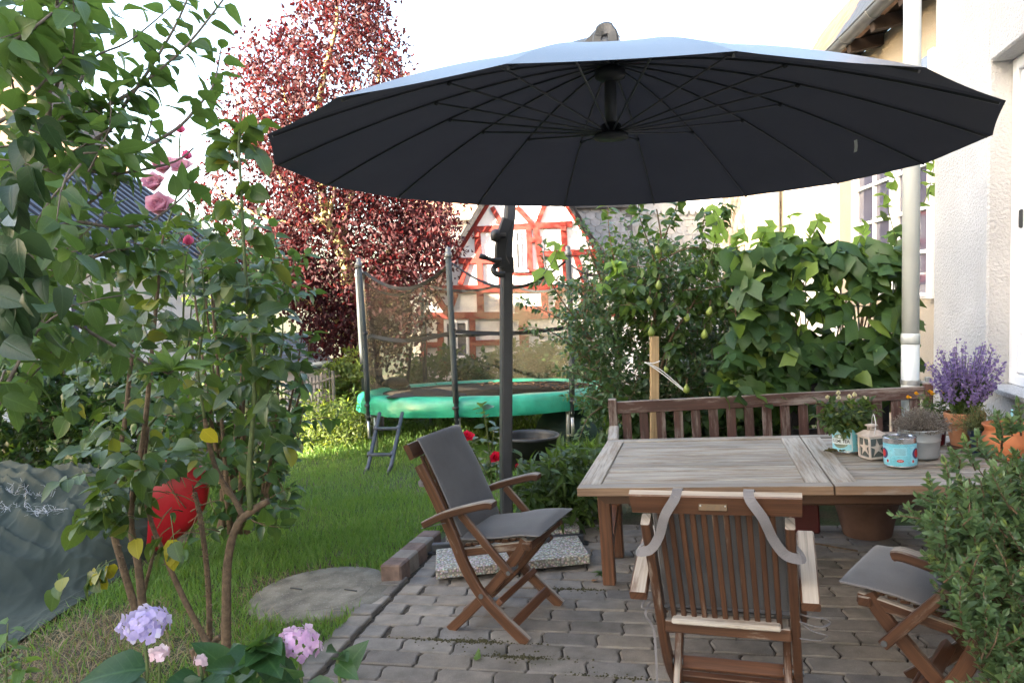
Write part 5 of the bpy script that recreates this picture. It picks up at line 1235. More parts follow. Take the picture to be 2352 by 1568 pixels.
PEB = [([(1499, 1000), (1498, 880), (1500, 780), (1506, 690), (1512, 620), (1520, 560), (1508, 480)], .020, .006), ([(1512, 870), (1540, 780), (1590, 700), (1620, 640), (1650, 560)], .016, .004), ([(1500, 700), (1460, 660), (1420, 620), (1400, 540), (1396, 470)], .011, .003), ([(1512, 700), (1560, 670), (1640, 660), (1700, 650)], .011, .004),
       ([(1510, 620), (1490, 560), (1470, 500), (1466, 460)], .008, .003), ([(1515, 600), (1580, 570), (1640, 580), (1720, 640)], .009, .003), ([(1500, 780), (1450, 720), (1430, 650)], .009, .003), ([(1590, 700), (1640, 690), (1690, 720)], .008, .003), ([(1560, 900), (1552, 830), (1545, 790)], .008, .004), ([(1520, 560), (1545, 500), (1560, 455)], .008, .003), ([(1620, 640), (1612, 560), (1620, 480)], .007, .003), ([(1650, 560), (1660, 500), (1668, 470)], .006, .002)]
for pix, r0, r1 in PEB:
    P_ = B(pix, Dq, Dq - random.uniform(0, .25)); pe.stem(P_, r0, r1, 6, 'trunk' if r0 > .018 else 'branch', 'bark'); pe.along(P_, 38, .105, droop=.55, t0=.3, jit=.5)
for p in in_region([(1400, 640), (1440, 560), (1520, 530), (1640, 570), (1740, 640), (1720, 700), (1620, 760), (1480, 780), (1420, 740)], 6.9, 7.5, 60): pe.twig(p, rv(.6) + Vector((0, -.3, -.1)), .2, 7, .105, .004, droop=.8)
pe.done(T_OV, LM['pear'], 'bark', 300, 'twigs')
MT['pear'] = plain('green_pear', (.19, .25, .055), .45, 0, .2, 12)
for (u, v, s_) in ((1513, 655, 1), (1511, 575, .9), (1496, 762, 1), (1618, 768, 1.05), (1630, 715, 1), (1577, 893, 1), (1492, 690, .9), (1578, 730, .9), (1697, 730, .8), (1530, 848, .7)):
    s_ *= .84
    q = MB().lathe([(r * .95 * s_, z * s_) for r, z in ((0, -.052), (.022, -.048), (.038, -.025), (.040, -.004), (.031, .018), (.019, .038), (.013, .052), (.004, .058))], 14, M=Matrix.Rotation(random.uniform(-.3, .3), 4, 'X') @ Matrix.Rotation(random.uniform(-.3, .3), 4, 'Y'), c=W(u, v, 6.85) - pe.b)
    po = q.build('pear', MT['pear'], pe.t, True); e = W(u, v, 6.85) - pe.b; MB().tube([e + Vector((0, 0, .052 * s_)), e + Vector((.008, 0, .10))], .004, 5).build('stalk', MT['bark'], po)
st = MB().bar(W(1502, 1000, 7.0) + Vector((0, 0, -.5)), W(1503, 772, 7.0), .082, .06, (0, -1, 0), .006).build('tree_stake', MT['stake']); tag(st, 'square wooden stake supporting the pear tree', 'stake')
sg = MB()
for k in (0, 1): sg.tube(curve([W(1480 + 2 * k, 832, 6.95), W(1516, 848 + 6 * k, 6.93), W(1560, 885 + 4 * k, 6.9), W(1580, 903, 6.9)], 4), .005, 5)
sg.tube(curve([W(1484, 833, 6.94), W(1500, 834, 6.93), W(1516, 829, 6.93)], 4), .005, 5); so2 = sg.build('garden_twine', MT['white']); tag(so2, 'loose twine tied round the wooden stake', 'twine')

tr_ = thing('wire_trellis', 'grey welded wire trellis the grape vine climbs on', 'trellis', Matrix.Translation(gp(1.7, 3.0, 0)))
ot = tr_.matrix_world.translation
MT['wire'] = plain('galvanised_wire', (.33, .36, .38), .45, .5, .15, 20)
def TP(u, v): return W(u, v, 6.85) - ot
for u in (1806, 1851, 1892, 1932, 1973, 2012, 2052): MB().tube([TP(u, 612), TP(u - 2, 900)], .007, 6).build('wire', MT['wire'], tr_)
for v0, v1 in ((617, 622), (700, 705), (783, 787), (866, 870)): MB().tube([TP(1795, v0) + Vector((0, -.012, 0)), TP(2072, v1) + Vector((0, -.012, 0))], .007, 6).build('wire', MT['wire'], tr_)
pb_ = thing('planter_box', 'dark wooden planter box under the grape vine behind the bench', 'planter', Matrix.Translation(W(1900, 1000, 6.7))); ob_ = pb_.matrix_world.translation
MT['planter'] = plain('dark_planter_board', (.030, .028, .032), .6, 0, .3, 8)
for i in range(3): a, b = W(1795, 905 + i * 52, 6.72) - ob_, W(2040, 893 + i * 52, 6.62) - ob_; MB().bar(a, b, .04, .17, ch=.006).build('board', MT['planter'], pb_)
for u in (1808, 2030): MB().bar(W(u, 888, 6.66) - ob_, W(u, 1010, 6.66) - ob_, .09, .03, (0, -1, 0)).build('post', MT['planter'], pb_)
for v in (897, 914): MB().lathe([(.008, 0), (.008, .006), (0, .008)], 8, c=W(1804, v, 6.63) - ob_, M=Matrix.Rotation(rad(90), 4, 'X')).build('bolt', MT['zinc'], pb_)
MB().bar(W(1795, 905, 6.9) - ob_ + Vector((0, .1, -.02)), W(2040, 895, 6.8) - ob_ + Vector((0, .1, -.02)), .4, .05).build('soil', MT['soil'], pb_)
vi = Plant('grape_vine', 'big leaved grape vine climbing the wire trellis beside the downspout', 'vine', W(1920, 900, 6.75))
vp = [(1650, 880), (1690, 760), (1720, 690), (1700, 640), (1680, 575), (1760, 560), (1860, 560), (1960, 560), (2060, 580), (2085, 640), (2090, 760), (2098, 885), (1990, 925), (1860, 915), (1740, 935), (1650, 930)]
def vd(u, v): return .04 if (1800 < u < 2060 and 622 < v < 770 and noise.noise(Vector((u / 40, v / 40, 0))) > -.25) else 1
def vleaf(p, k, d=None): vi.leaf(p, (d or Vector((random.choice((-.5, .5)), -.35, -.5))) + rv(.42), Vector((-.1, -.75, .8)) + rv(.42), k)
for p in in_region(vp, 6.35, 6.95, 600, vd): vleaf(p, random.uniform(.15, .30))
for p in in_region([(1700, 590), (1780, 545), (1960, 555), (2080, 560), (2085, 610), (1720, 640)], 6.5, 7.1, 80): vleaf(p, random.uniform(.17, .27), Vector((0, -.3, -.4)))
for p in in_region([(2020, 600), (2078, 480), (2100, 440), (2130, 390), (2140, 640), (2130, 870), (2080, 860)], 6.5, 6.7, 26): vleaf(p + Vector((0, .35, 0)), random.uniform(.14, .24))
for k in range(26): 
    u0 = random.uniform(1700, 2080); u1 = u0 + random.uniform(-90, 90); P_ = B([(u0, 900), ((u0 + u1) / 2 + random.uniform(-30, 30), 760), (u1, random.uniform(560, 640))], 6.85); vi.stem(P_, .011, .004)
vi.done(T_VINE, LM['vine'], 'bark', 300, 'canes')
yv = Plant('vine_shoots', 'pale young vine shoots sprouting above the grape vine', 'vine', W(1920, 640, 6.7))
for pix in ([(1820, 580), (1812, 530), (1818, 490)], [(1860, 585), (1868, 540), (1880, 505)], [(1960, 600), (1970, 560), (1990, 520)], [(1700, 600), (1690, 560), (1700, 535)], [(1745, 580), (1752, 545), (1770, 520)], [(1840, 760), (1835, 700), (1825, 650)], [(1890, 740), (1885, 690), (1905, 650)], [(1930, 690), (1915, 660), (1925, 640)], [(2060, 560), (2040, 480), (2035, 440), (2058, 410)], [(2120, 470), (2135, 430), (2146, 380)], [(1620, 640), (1640, 560), (1655, 520), (1640, 480)], [(1240, 640), (1270, 600), (1280, 570), (1275, 560)], [(1380, 660), (1405, 620), (1420, 600)]):
    P_ = B(pix, 6.55, 6.5); yv.stem(P_, .005, .002, 5)
    for t in (.15, .4, .6, .8, 1.0):
        Q = curve(P_, 5); p = Q[int(t * (len(Q) - 1))]; yv.leaf(p, rv(.6) + Vector((0, -.2, -.2)), rv(.5) + Vector((0, -.5, .8)), random.uniform(.11, .19))
yv.done(T_VINE, LM['vine_young'], 'stem_green', 120, 'shoots')

# ------------------------------------------------------------------ peony, red rose, tub
bush('peony_bush', 'low green peony bush between the parasol pole and the table', 'shrub', [(1240, 1085), (1290, 1065), (1350, 1070), (1375, 1090), (1340, 1120), (1370, 1190), (1330, 1215), (1200, 1200), (1195, 1120)], 5.7, 6.6, 200, .115, T_THIN, 'hedge', (.14, .26), 7, base=gp(-.35, 2.0, -.05), single=200, wm='stem_green', up=.9, wname='stalks')
rr_ = Plant('red_rose', 'small red flowering rose behind the reclined chair', 'rose bush', gp(-1.0, 2.1, -.06))
for pix in ([(1130, 1110), (1120, 1000), (1112, 950), (1106, 925)], [(1130, 1110), (1090, 1040), (1076, 1010)], [(1140, 1110), (1142, 1080), (1140, 1060)], [(1100, 1120), (1125, 1060), (1135, 990)]):
    P_ = B(pix, 6.4); rr_.stem(P_, .008, .004); rr_.along(P_, 11, .12, t0=.2, spread=1.1)
rr_.done(T_ROUND, LM['pear'], 'stem_green', 60, 'stalks')
redp = leafmat('red_petal', (.62, .012, .045), (.78, .03, .09), .35, .55, False, tcol=(1, .03, .12))
for (u, v, r) in ((1073, 1004, .075), (1137, 1052, .08), (1155, 1050, .06), (1188, 1071, .035)): bloom(rr_.t, W(u, v, 6.2), r, redp, 22, .9, 'rose_bloom', (.1, -.8, .5))
tub = thing('black_tub', 'black plastic planting tub on the grass behind the parasol pole', 'tub', Matrix.Translation(ground_at(1218, 1072)))
MB().lathe([(.30, 0), (.345, .36), (.37, .37), (.37, .405), (.345, .405), (.335, .36), (.29, .04), (0, .04)], 32).build('body', MT['black'], tub, True)
MB().lathe([(.32, .30), (0, .31)], 24).build('soil', MT['soil'], tub)
dc = thing('covered_heap', 'dark green cover draped over a heap beneath the trampoline', 'tarpaulin', Matrix.Translation(ground_at(1335, 1035) + Vector((0, 1.0, 0))))
MT['dkgreen'] = plain('dark_green_cover', (.008, .028, .022), .55, 0, .3, 6, .5)
mb = MB(); mb.grid(lambda s, t: (math.cos(2 * math.pi * s) * .62 * (1 - t ** 2.2) + .02, math.sin(2 * math.pi * s) * .45 * (1 - t ** 2.2), .62 * t ** .8 + .05 * noise.noise(Vector((s * 9, t * 4, 0)))), 30, 10, True); mb.build('cover', MT['dkgreen'], dc, True)
# ------------------------------------------------------------------ cat on the far edge of the trampoline
MT['catfur'] = plain('black_cat_fur', (.012, .011, .010), .9, 0, .4, 30)
cb0 = W(905, 893, 12.9)
mb = MB(); mb.grid(lambda s, t: cb0 + Vector(((t - .5) * .52, 0, .10)) + Vector((0, math.cos(2 * math.pi * s) * .12, math.sin(2 * math.pi * s) * .115)) * max(.02, (math.sin(math.pi * min(1, max(0, t))) ** .45) * (1 - .25 * (t < .3) )), 14, 14, True)
hd = cb0 + Vector((-.24, -.04, .17)); mb.grid(lambda s, t: hd + Vector((math.cos(2 * math.pi * s) * math.sin(math.pi * t) * .075, math.sin(2 * math.pi * s) * math.sin(math.pi * t) * .07, math.cos(math.pi * t) * .065)), 12, 8, True)
for s_ in (-.04, .04): mb.lathe([(.026, .045), (.0, .105)], 6, c=hd + Vector((s_, 0, 0)))
mb.tube(curve([cb0 + Vector((.25, 0, .06)), cb0 + Vector((.28, -.10, .03)), cb0 + Vector((.12, -.15, .03)), cb0 + Vector((-.05, -.15, .03))], 4), .022, 8)
co_ = mb.build('cat', MT['catfur'], None, True); tag(co_, 'black cat crouching on the far padded edge of the trampoline', 'cat')
rm_ = co_.modifiers.new('body', 'REMESH'); rm_.mode = 'VOXEL'; rm_.voxel_size = .012; rm_.use_smooth_shade = True

# ------------------------------------------------------------------ boxwood, lower right
bx = Plant('boxwood_bush', 'boxwood bush with small glossy leaves in front of the table end', 'shrub', gp(1.95, -1.35, 0))
bp_ = [(2125, 1240), (2150, 1215), (2190, 1190), (2240, 1180), (2275, 1150), (2310, 1125), (2350, 1095), (2440, 1060), (2440, 1620), (2280, 1600), (2225, 1480), (2180, 1380), (2145, 1290), (2120, 1210)]
def sprig(p, d, L, k, n):
    d = Vector(d).normalized(); e = Vector(p) + d * L; mid = Vector(p).lerp(e, .5) + rv(.01); bx.stem([p, mid, e], .0035, .0016, 4, sub=1); u = d.cross(Vector((.3, .5, .8))).normalized(); w_ = d.cross(u)
    for i in range(n):
        t = .12 + .88 * i / n; q = Vector(p).lerp(e, t); a = i * 1.57 + .3
        for sg in (0, math.pi):
            sd = u * math.cos(a + sg) + w_ * math.sin(a + sg); bx.leaf(q, sd + d * (.55 + .6 * t) + rv(.1), d * 1.0 - sd * .3 + rv(.15), k * (1.05 - .35 * t) * random.uniform(.8, 1.15))
    bx.leaf(e, d + rv(.15), u, k * .6); bx.leaf(e, d + rv(.3), w_, k * .6)
for p in in_region(bp_, 2.30, 2.95, 430): sprig(p, Vector((-.25, -.25, 1)) + rv(.38), random.uniform(.10, .19), .047, random.randint(6, 9))
for (u0, v0, u1, v1) in ((2185, 1130, 2170, 1060), (2160, 1180, 2110, 1140), (2200, 1090, 2187, 1035), (2240, 1080, 2215, 1010), (2175, 1240, 2125, 1195), (2300, 1030, 2290, 950), (2345, 1000, 2338, 925), (2270, 1060, 2245, 1000), (2190, 1320, 2140, 1270), (2150, 1160, 2132, 1095), (2325, 1000, 2318, 960), (2215, 1160, 2205, 1100)):
    a, b = W(u0, v0, 2.5), W(u1, v1, 2.45); sprig(a, b - a, (b - a).length, .046, 8)
for k in range(16): u0 = random.uniform(2180, 2400); bx.stem(B([(2330 + random.uniform(-40, 60), 1640), (u0 + 30, 1400), (u0, 1120 + random.uniform(-40, 80))], random.uniform(2.5, 2.8)), .010, .003, 5)
bx.done([ovate(.52, 4, .25, .1, .8), ovate(.48, 4, .35, -.1, .8)], LM['box'], 'bark', 300, 'branches')

# ------------------------------------------------------------------ hydrangea, lower left
hy = Plant('hydrangea', 'hydrangea with lilac flower heads and broad dark leaves at the terrace corner', 'hydrangea', W(500, 1640, 2.6))
def near_bloom(p):
    d = p - cC; z = d.dot(cFW); u, v = 1176 + FOC * d.dot(cRI) / z, 784 - FOC * d.dot(cUP) / z
    return any(math.hypot((u - a) / 1.15, v - b) < r for a, b, r in ((332, 1450, 62), (688, 1490, 64), (366, 1510, 30), (460, 1525, 24))) and z < 2.68
hy.skip = near_bloom
HS = [[(330, 1640), (338, 1540), (333, 1480)], [(700, 1640), (690, 1540), (688, 1500)], [(560, 1640), (590, 1560), (605, 1480)], [(360, 1640), (366, 1560), (366, 1520)], [(470, 1640), (465, 1560), (460, 1530)], [(790, 1640), (780, 1560), (775, 1510)], [(420, 1640), (440, 1580)]]
for pix in HS: hy.stem(B(pix, 2.6), .008, .005, 6, 'stalk', 'stem_green')
HL = [((330, 1490), (415, 1470), .15), ((330, 1490), (250, 1510), .15), ((338, 1535), (215, 1535), .19), ((340, 1500), (390, 1450), .12), ((605, 1480), (570, 1440), .13), ((605, 1480), (660, 1470), .12), ((600, 1500), (500, 1535), .16), ((600, 1520), (690, 1560), .16), ((688, 1500), (740, 1540), .14), ((688, 1520), (620, 1580), .16), ((690, 1520), (760, 1590), .15), ((366, 1530), (300, 1590), .15), ((366, 1540), (450, 1590), .15), ((775, 1510), (830, 1500), .08), ((775, 1520), (820, 1545), .09), ((778, 1500), (740, 1470), .08), ((605, 1470), (640, 1430), .09), ((700, 1570), (790, 1640), .16), ((590, 1560), (540, 1640), .17), ((340, 1560), (270, 1600), .16), ((610, 1490), (560, 1500), .12), ((700, 1500), (715, 1440), .07), ((465, 1560), (400, 1570), .14), ((465, 1560), (530, 1580), .14), ((605, 1500), (650, 1540), .17)]
for (a, b, k) in HL:
    p, q = W(*a, 2.6), W(*b, 2.5 + random.uniform(-.1, .1)); hy.leaf(p, q - p + Vector((0, -.02, .0)), Vector((0, -.35, 1)) + rv(.2), k * 1.15)
for p in in_region([(420, 1560), (560, 1500), (720, 1500), (800, 1560), (830, 1640), (280, 1640)], 2.5, 2.9, 44): hy.leaf(p, rv(.7) + Vector((0, -.3, 0)), Vector((0, -.3, 1)) + rv(.3), random.uniform(.09, .16))
hy.done([ovate(.66, 6, .16, .3, .8, .02), ovate(.7, 6, .22, .18, .8, .03)], LM['hydr'], 'stem_green', 300, 'stalks')
fl_a = leafmat('lilac_floret', (.36, .30, .62), (.66, .56, .80), .3, .6, False, odd=(.72, .70, .74), tcol=(.7, .6, .9)); fl_b = leafmat('mauve_floret', (.56, .30, .56), (.78, .56, .72), .3, .6, False, odd=(.75, .68, .6), tcol=(.9, .6, .85)); fl_c = leafmat('pale_pink_floret', (.72, .48, .56), (.85, .68, .72), .3, .6, False, tcol=(.9, .7, .75))
def mophead(u, v, D, R, mat, n, flat=.72, kk=.03):
    c = W(u, v, D) - hy.b; mb = MB(); T = ovate(1.0, 4, -.1, .1, .5)
    for i in range(n):
        z = 1 - 1.5 * (i + .5) / n; a = i * 2.39996; r = math.sqrt(max(0, 1 - z * z)); d = Vector((r * math.cos(a), r * math.sin(a), z * flat)); nrm = d.normalized(); p = c + d * R * random.uniform(.80, 1.12); nrm = (nrm + rv(.28)).normalized(); u_ = nrm.cross(Vector((.2, .4, .9))).normalized(); w_ = nrm.cross(u_); ph = random.uniform(0, 6)
        for k in range(4):
            q = ph + k * math.pi / 2; dd = (u_ * math.cos(q) + w_ * math.sin(q)); s_ = dd.cross(nrm); L = kk * random.uniform(.85, 1.15)
            mb.add([p + (s_ * x[0] + (dd + nrm * .15) * x[1] + nrm * x[2]) * L for x in T[0]], T[1], [[tuple(T[2][j]) for j in fc] for fc in T[1]])
    mb.build('flower_head', mat, hy.t, True)
mophead(332, 1436, 2.55, .078, fl_a, 54, .72, .0195); mophead(688, 1476, 2.65, .076, fl_b, 48, .70, .0195); mophead(366, 1500, 2.5, .034, fl_c, 13, .25, .018); mophead(460, 1515, 2.5, .022, fl_c, 7, .3, .016)
# young sapling at the very corner, small weeds on the paving
sa = Plant('sapling', 'small light green sapling in the lower corner beside the tarpaulin', 'plant', W(15, 1640, 2.4))
for pix in ([(18, 1640), (14, 1520), (18, 1430)], [(30, 1640), (45, 1560), (50, 1510)]): P_ = B(pix, 2.4); sa.stem(P_, .004, .002); sa.along(P_, 14, .055, t0=.2)
sa.done(T_OV, LM['light'], 'stem_green', 40, 'stalks')
for i, (a, b, k, lab) in enumerate(((1.42, -.98, .10, 'dandelion weed growing between pavers below the half hidden chair'), (.02, .62, .07, 'flat weed rosette in the paving near the table leg'), (-1.22, 1.05, .10, 'pale green weed beside the raised kerb stones'))):
    we = Plant('weed', lab, 'weed', gp(a, b, 0))
    for q in np.linspace(0, 6.0, 9): we.leaf(gp(a, b, .005), Vector((math.cos(q), math.sin(q), .35)), Vector((0, 0, 1)), k * random.uniform(.7, 1.2))
    we.done(T_THIN, LM['hedge' if i < 2 else 'light'], None, 20)
mo = MB()
for i in range(900):
    a, j = random.choice([(-.62, 13), (-.3, 14), (-.2, 14), (-.45, 13), (-.1, 8), (-.72, 13), (.2, 15)]); p = gp(a + random.gauss(0, .12), 1.66 - RP * (j + .5) + random.gauss(0, .012) * (1 + 2 * (i % 4 == 0)), -.002); r = random.uniform(.002, .0075)
    mo.lathe([(r, 0), (r * .8, r * .7), (0, r)], 5, c=p)
MT['mossp'] = plain('paving_moss', (.055, .05, .022), 1, 0, .5, 80); tag(mo.build('paving_moss', MT['mossp']), 'dark moss and dirt crumbs in the paving joints round the chair legs', kind='stuff')
for i, (a, b, lab) in enumerate(((-.47, -.62, 'fallen pale green leaf on the paving by the chair legs'), (.62, -.62, 'curled orange dead leaf on the paving'), (-.04, .50, 'brown dead leaf against the concrete slab'))):
    T = T_OV[3]; mb = MB(); k = .065; mb.add([(x * k, y * k, abs(z) * k + .004) for x, y, z in T[0]], T[1], [[tuple(T[2][j]) for j in fc] for fc in T[1]])
    tag(mb.build('fallen_leaf', LM['light'] if i == 0 else MT['deadleaf'], None, False, MG @ Matrix.Translation((a, b, .003)) @ Matrix.Rotation(i * 2.2, 4, 'Z')), lab, 'leaf')

# ------------------------------------------------------------------ tarpaulin heap and the red boat hull under it
def tarpmat():
    M = Mat('grey_green_tarpaulin'); v = M.co(); f = M.noise(v, 3.5, 6, .5, 1.2); s = M.noise(v, 2, 3)
    M.set('Base Color', M.ramp(s, [(.3, (.034, .041, .033)), (.7, (.058, .069, .056))])).set('Roughness', .8); M.b.inputs['Specular IOR Level'].default_value = .2; M.bump(f, .35, .02); return M.m
MT['tarp'] = tarpmat()
tq = ground_at(120, 1400)
tp_ = thing('tarpaulin', 'crumpled grey green tarpaulin with frayed tears covering a heap', 'tarpaulin', Matrix.Translation(tq))
t_far = lambda s: W(-260 + 640 * s, 1092 + 50 * s * s, 6.4 - .5 * s)
t_near = lambda s: ground_at(-330 + 690 * s, 1725 - 445 * s)
def tfn(s, t):
    A, B_ = t_near(s), t_far(s); h = sstep(t, .20, .84)
    p = A.lerp(B_, t); gz_ = ground(p.x, p.y); top = B_.z; z = gz_ + .035 + (top - gz_) * h * (1 - .10 * math.sin(t * 9 + s * 3)) * (1 - .55 * sstep(s, .78, 1.0))
    def rdg(a, b, c): return max(0, 1 - abs(noise.noise(Vector((a, b, c))) * 3.4)) ** 1.6
    w1 = noise.noise(Vector((s * 3, t * 3, 8))) * .8
    n = noise.noise(Vector((s * 5, t * 7, 1))) * .07 + rdg(s * 4 + w1, t * 9 + s * 6, 4) * .050 + rdg(s * 9 + w1 * 3, t * 7 - s * 9, 2) * .028 + rdg(s * 26 + w1 * 5, t * 24 + w1 * 3, 5) * .006 + max(0, 1 - abs(t - .17 - .03 * math.sin(s * 9)) / .035) * .05 * sstep(s, .35, .6)
    return Vector((p.x, p.y, z + n * (.15 + h))) - tq
mb = MB(); mb.grid(tfn, 170, 170); to = mb.build('cover', MT['tarp'], tp_, True)
MT['fray'] = plain('frayed_white_threads', (.50, .50, .52), .9)
fr = MB()
for (s0, s1, t0) in ((.42, .62, .80), (.38, .52, .72), (.55, .66, .66)):
    for i in range(40):
        s = random.uniform(s0, s1); t = t0 + random.gauss(0, .007); p = Vector(tfn(s, t)) + Vector((0, 0, .01)); q = p + rv(.035) + Vector((0, -.03, .01)); fr.tube([p, p.lerp(q, .5) + rv(.012), q], .0014, 3, False)
tag(fr.build('frayed_threads', MT['fray'], tp_), kind='stuff')
MT['redhull'] = plain('red_plastic', (.42, .012, .022), .38, 0, .18, 4, spec=.5)
rh = thing('red_boat', 'red plastic boat hull sticking out from under the tarpaulin', 'boat', Matrix.Translation(ground_at(400, 1232))); orh = rh.matrix_world.translation
def hull(s, t):
    ax = W(330, 1170, 5.9).lerp(W(475, 1120, 6.0), t) - orh; a = math.pi * (s * 1.3 - .4); r = .40 * (1 - t ** 4) ** .5 * (1 - .25 * t) + .001
    return ax + Vector((.20, -.25, 0)) * math.cos(a) * r * 1.2 + Vector((.1, -.05, 1)) * math.sin(a) * r * .95
mb = MB(); mb.grid(hull, 24, 20); ho = mb.build('hull', MT['redhull'], rh, True); sm2 = ho.modifiers.new('shell', 'SOLIDIFY'); sm2.thickness = .02
# ================================================================== THINGS ON AND UNDER THE TABLE
TOP = .7365
def on(a, b, c=TOP, rz=0.0): return MG @ Matrix.Translation((a, b, c)) @ Matrix.Rotation(rz, 4, 'Z')
def camang(a, b): return math.atan2(-4.128 - b, .748 - a)
def tinmat():
    M = Mat('turquoise_print'); v = M.co('UV', (26, 60, 1)); n = M.noise(v, 1.0, 3, .6, 1.2); w = M.voro(v, .55, 0)
    col = M.mix(M.ramp(n, [(.485, 0.0), (.5, .85), (.515, 0.0)]), (.20, .60, .74), (.07, .09, .09)); col = M.mix(M.ramp(w, [(.0, .6), (.12, 0.0)]), col, (.30, .24, .12))
    M.set('Base Color', col).set('Roughness', .3); M.b.inputs['Specular IOR Level'].default_value = .5; return M.m
MT['tin'] = tinmat()
MT['cream'] = plain('cream_print', (.66, .74, .78), .4, 0, .06, 40); MT['olive'] = plain('olive_print', (.20, .25, .19), .4, 0, .1, 30); MT['ink'] = plain('black_ink', (.02, .02, .022), .5, 0, .05); MT['steel'] = plain('bright_tin', (.66, .66, .68), .22, .9, .05, 8)
MT['redprint'] = plain('red_print', (.55, .03, .03), .4, 0, .3, 90); MT['blueprint'] = plain('dark_blue_print', (.05, .05, .16), .4, 0, .2, 60); MT['bluelt'] = plain('light_blue_print', (.30, .66, .80), .4, 0, .08, 60)
def cyl(r, th, z): return Vector((r * math.cos(th), r * math.sin(th), z))
def patch(root, nm, mat, r, th0, th1, z0, z1, ell=False, thick=.0006):
    mb = MB(); tc_, zc = (th0 + th1) / 2, (z0 + z1) / 2
    if ell: mb.grid(lambda s, t: cyl(r + thick, tc_ + (th1 - th0) / 2 * t * math.cos(2 * math.pi * s), zc + (z1 - z0) / 2 * t * math.sin(2 * math.pi * s)), 28, 3, True)
    else: mb.grid(lambda s, t: cyl(r + thick, th0 + (th1 - th0) * s, z0 + (z1 - z0) * t), 12, 2)
    return mb.build(nm, MT[mat], root, True)
def cyl_text(root, body, r, th, z, width, mat='ink', height=None, bold=0.0):
    cu = bpy.data.curves.new('lettering', 'FONT'); cu.body = body; cu.align_x = 'CENTER'; cu.align_y = 'CENTER'; cu.size = 1; cu.offset = bold; cu.resolution_u = 3
    o = bpy.data.objects.new('lettering', cu); COL.objects.link(o); bpy.context.view_layer.update()
    me = bpy.data.meshes.new_from_object(o.evaluated_get(bpy.context.evaluated_depsgraph_get())); bpy.data.objects.remove(o)
    xs_ = [v.co.x for v in me.vertices]; ys_ = [v.co.y for v in me.vertices]; k = width / (max(xs_) - min(xs_)); ky = height / (max(ys_) - min(ys_)) if height else k
    bm = bmesh.new(); bm.from_mesh(me); bmesh.ops.subdivide_edges(bm, edges=[e for e in bm.edges if e.calc_length() > .25], cuts=3, use_grid_fill=True)
    for v in bm.verts: v.co = cyl(r, th + v.co.x * k / r, z + v.co.y * ky)
    bm.to_mesh(me); bm.free(); me.materials.clear(); me.materials.append(MT[mat]); return link('lettering', me, root)
TR, TH = .086, .165
def tin(a, b, name, label, lidded):
    t = thing(name, label, 'tea tin', on(a, b))
    MB().lathe([(0, .002), (TR - .002, .002), (TR, .006), (TR, TH - .008), (TR - .003, TH), (TR - .006, TH - .002), (TR - .006, .1), (0, .1)] if not lidded else [(0, .002), (TR - .002, .002), (TR, .006), (TR, TH - .03), (0, TH - .03)], 48).build('body', MT['tin'], t, True)
    MB().lathe([(TR - .001, .0), (TR + .0015, .001), (TR + .0015, .006), (TR, .008)], 48).build('base_rim', MT['steel'], t, True); return t
a_, b_ = 1.588, .885; t1 = tin(a_, b_, 'tea_tin_planter', 'turquoise tea tin lettered KUSMI TEA and planted with cream flowers', False); ca = camang(a_, b_)
th = ca - .50; patch(t1, 'label', 'cream', TR, th - .92, th + .86, .012, .130); patch(t1, 'label_field', 'bluelt', TR, th - .86, th + .80, .017, .125, thick=.0009)
patch(t1, 'label_oval', 'olive', TR, th - .62, th + .62, .030, .118, True, .0013); patch(t1, 'label_banner', 'cream', TR, th - .78, th + .78, .054, .090, thick=.0018); 
patch(t1, 'label_emblem', 'cream', TR, th - .10, th + .10, .095, .108, thick=.0018); patch(t1, 'label_emblem', 'cream', TR, th - .03, th + .03, .108, .117, True, thick=.0018)
cyl_text(t1, 'KUSMI TEA', TR + .0026, th, .0735, .118, 'ink', .021, .012)
for i, z in enumerate((.098, .088, .078, .068, .045, .036)): patch(t1, 'fine_print', 'ink', TR, ca + .70, ca + 1.15 - .05 * (i % 2), z, z + .0022, thick=.0012)
patch(t1, 'fine_print', 'ink', TR, th - .3, th + .3, .048, .0495, thick=.0022)
a_, b_ = 1.796, .470; t2 = tin(a_, b_, 'tea_tin', 'turquoise tea tin with shiny metal lid standing before the zinc bucket', True); ca = camang(a_, b_)
ld_ = MB().lathe([(TR + .002, TH - .032), (TR + .0025, TH - .003), (TR - .001, TH), (TR - .009, TH - .001), (TR - .012, TH - .006), (0, TH - .005)], 48).build('lid', MT['steel'], t2, True); smooth_by_angle(ld_)
for s in (-1, 1):
    c = ca + s * 1.12; patch(t2, 'side_panel', 'bluelt', TR, c - .46, c + .46, .022, .118, thick=.0008); patch(t2, 'flower_print', 'blueprint', TR, c - .34, c + .34, .045, .105, True, .0014); patch(t2, 'flower_print', 'redprint', TR, c - .22 + .05 * s, c + .22 + .05 * s, .052, .096, True, .0020); patch(t2, 'flower_print', 'redprint', TR, c - s * .30 - .08, c - s * .30 + .08, .025, .042, True, .0014)
patch(t2, 'text_panel', 'bluelt', TR, ca - .42, ca + .42, .066, .112, thick=.0008)
for i in range(6): patch(t2, 'fine_print', 'ink', TR, ca - .34 + .02 * (i % 3), ca + .34 - .025 * (i % 2), .104 - i * .0062, .1052 - i * .0062, thick=.0014)
patch(t2, 'oval_print', 'redprint', TR, ca - .21, ca + .21, .030, .046, True, .0014); patch(t2, 'fine_print', 'cream', TR, ca - .12, ca + .12, .0375, .0392, thick=.002)
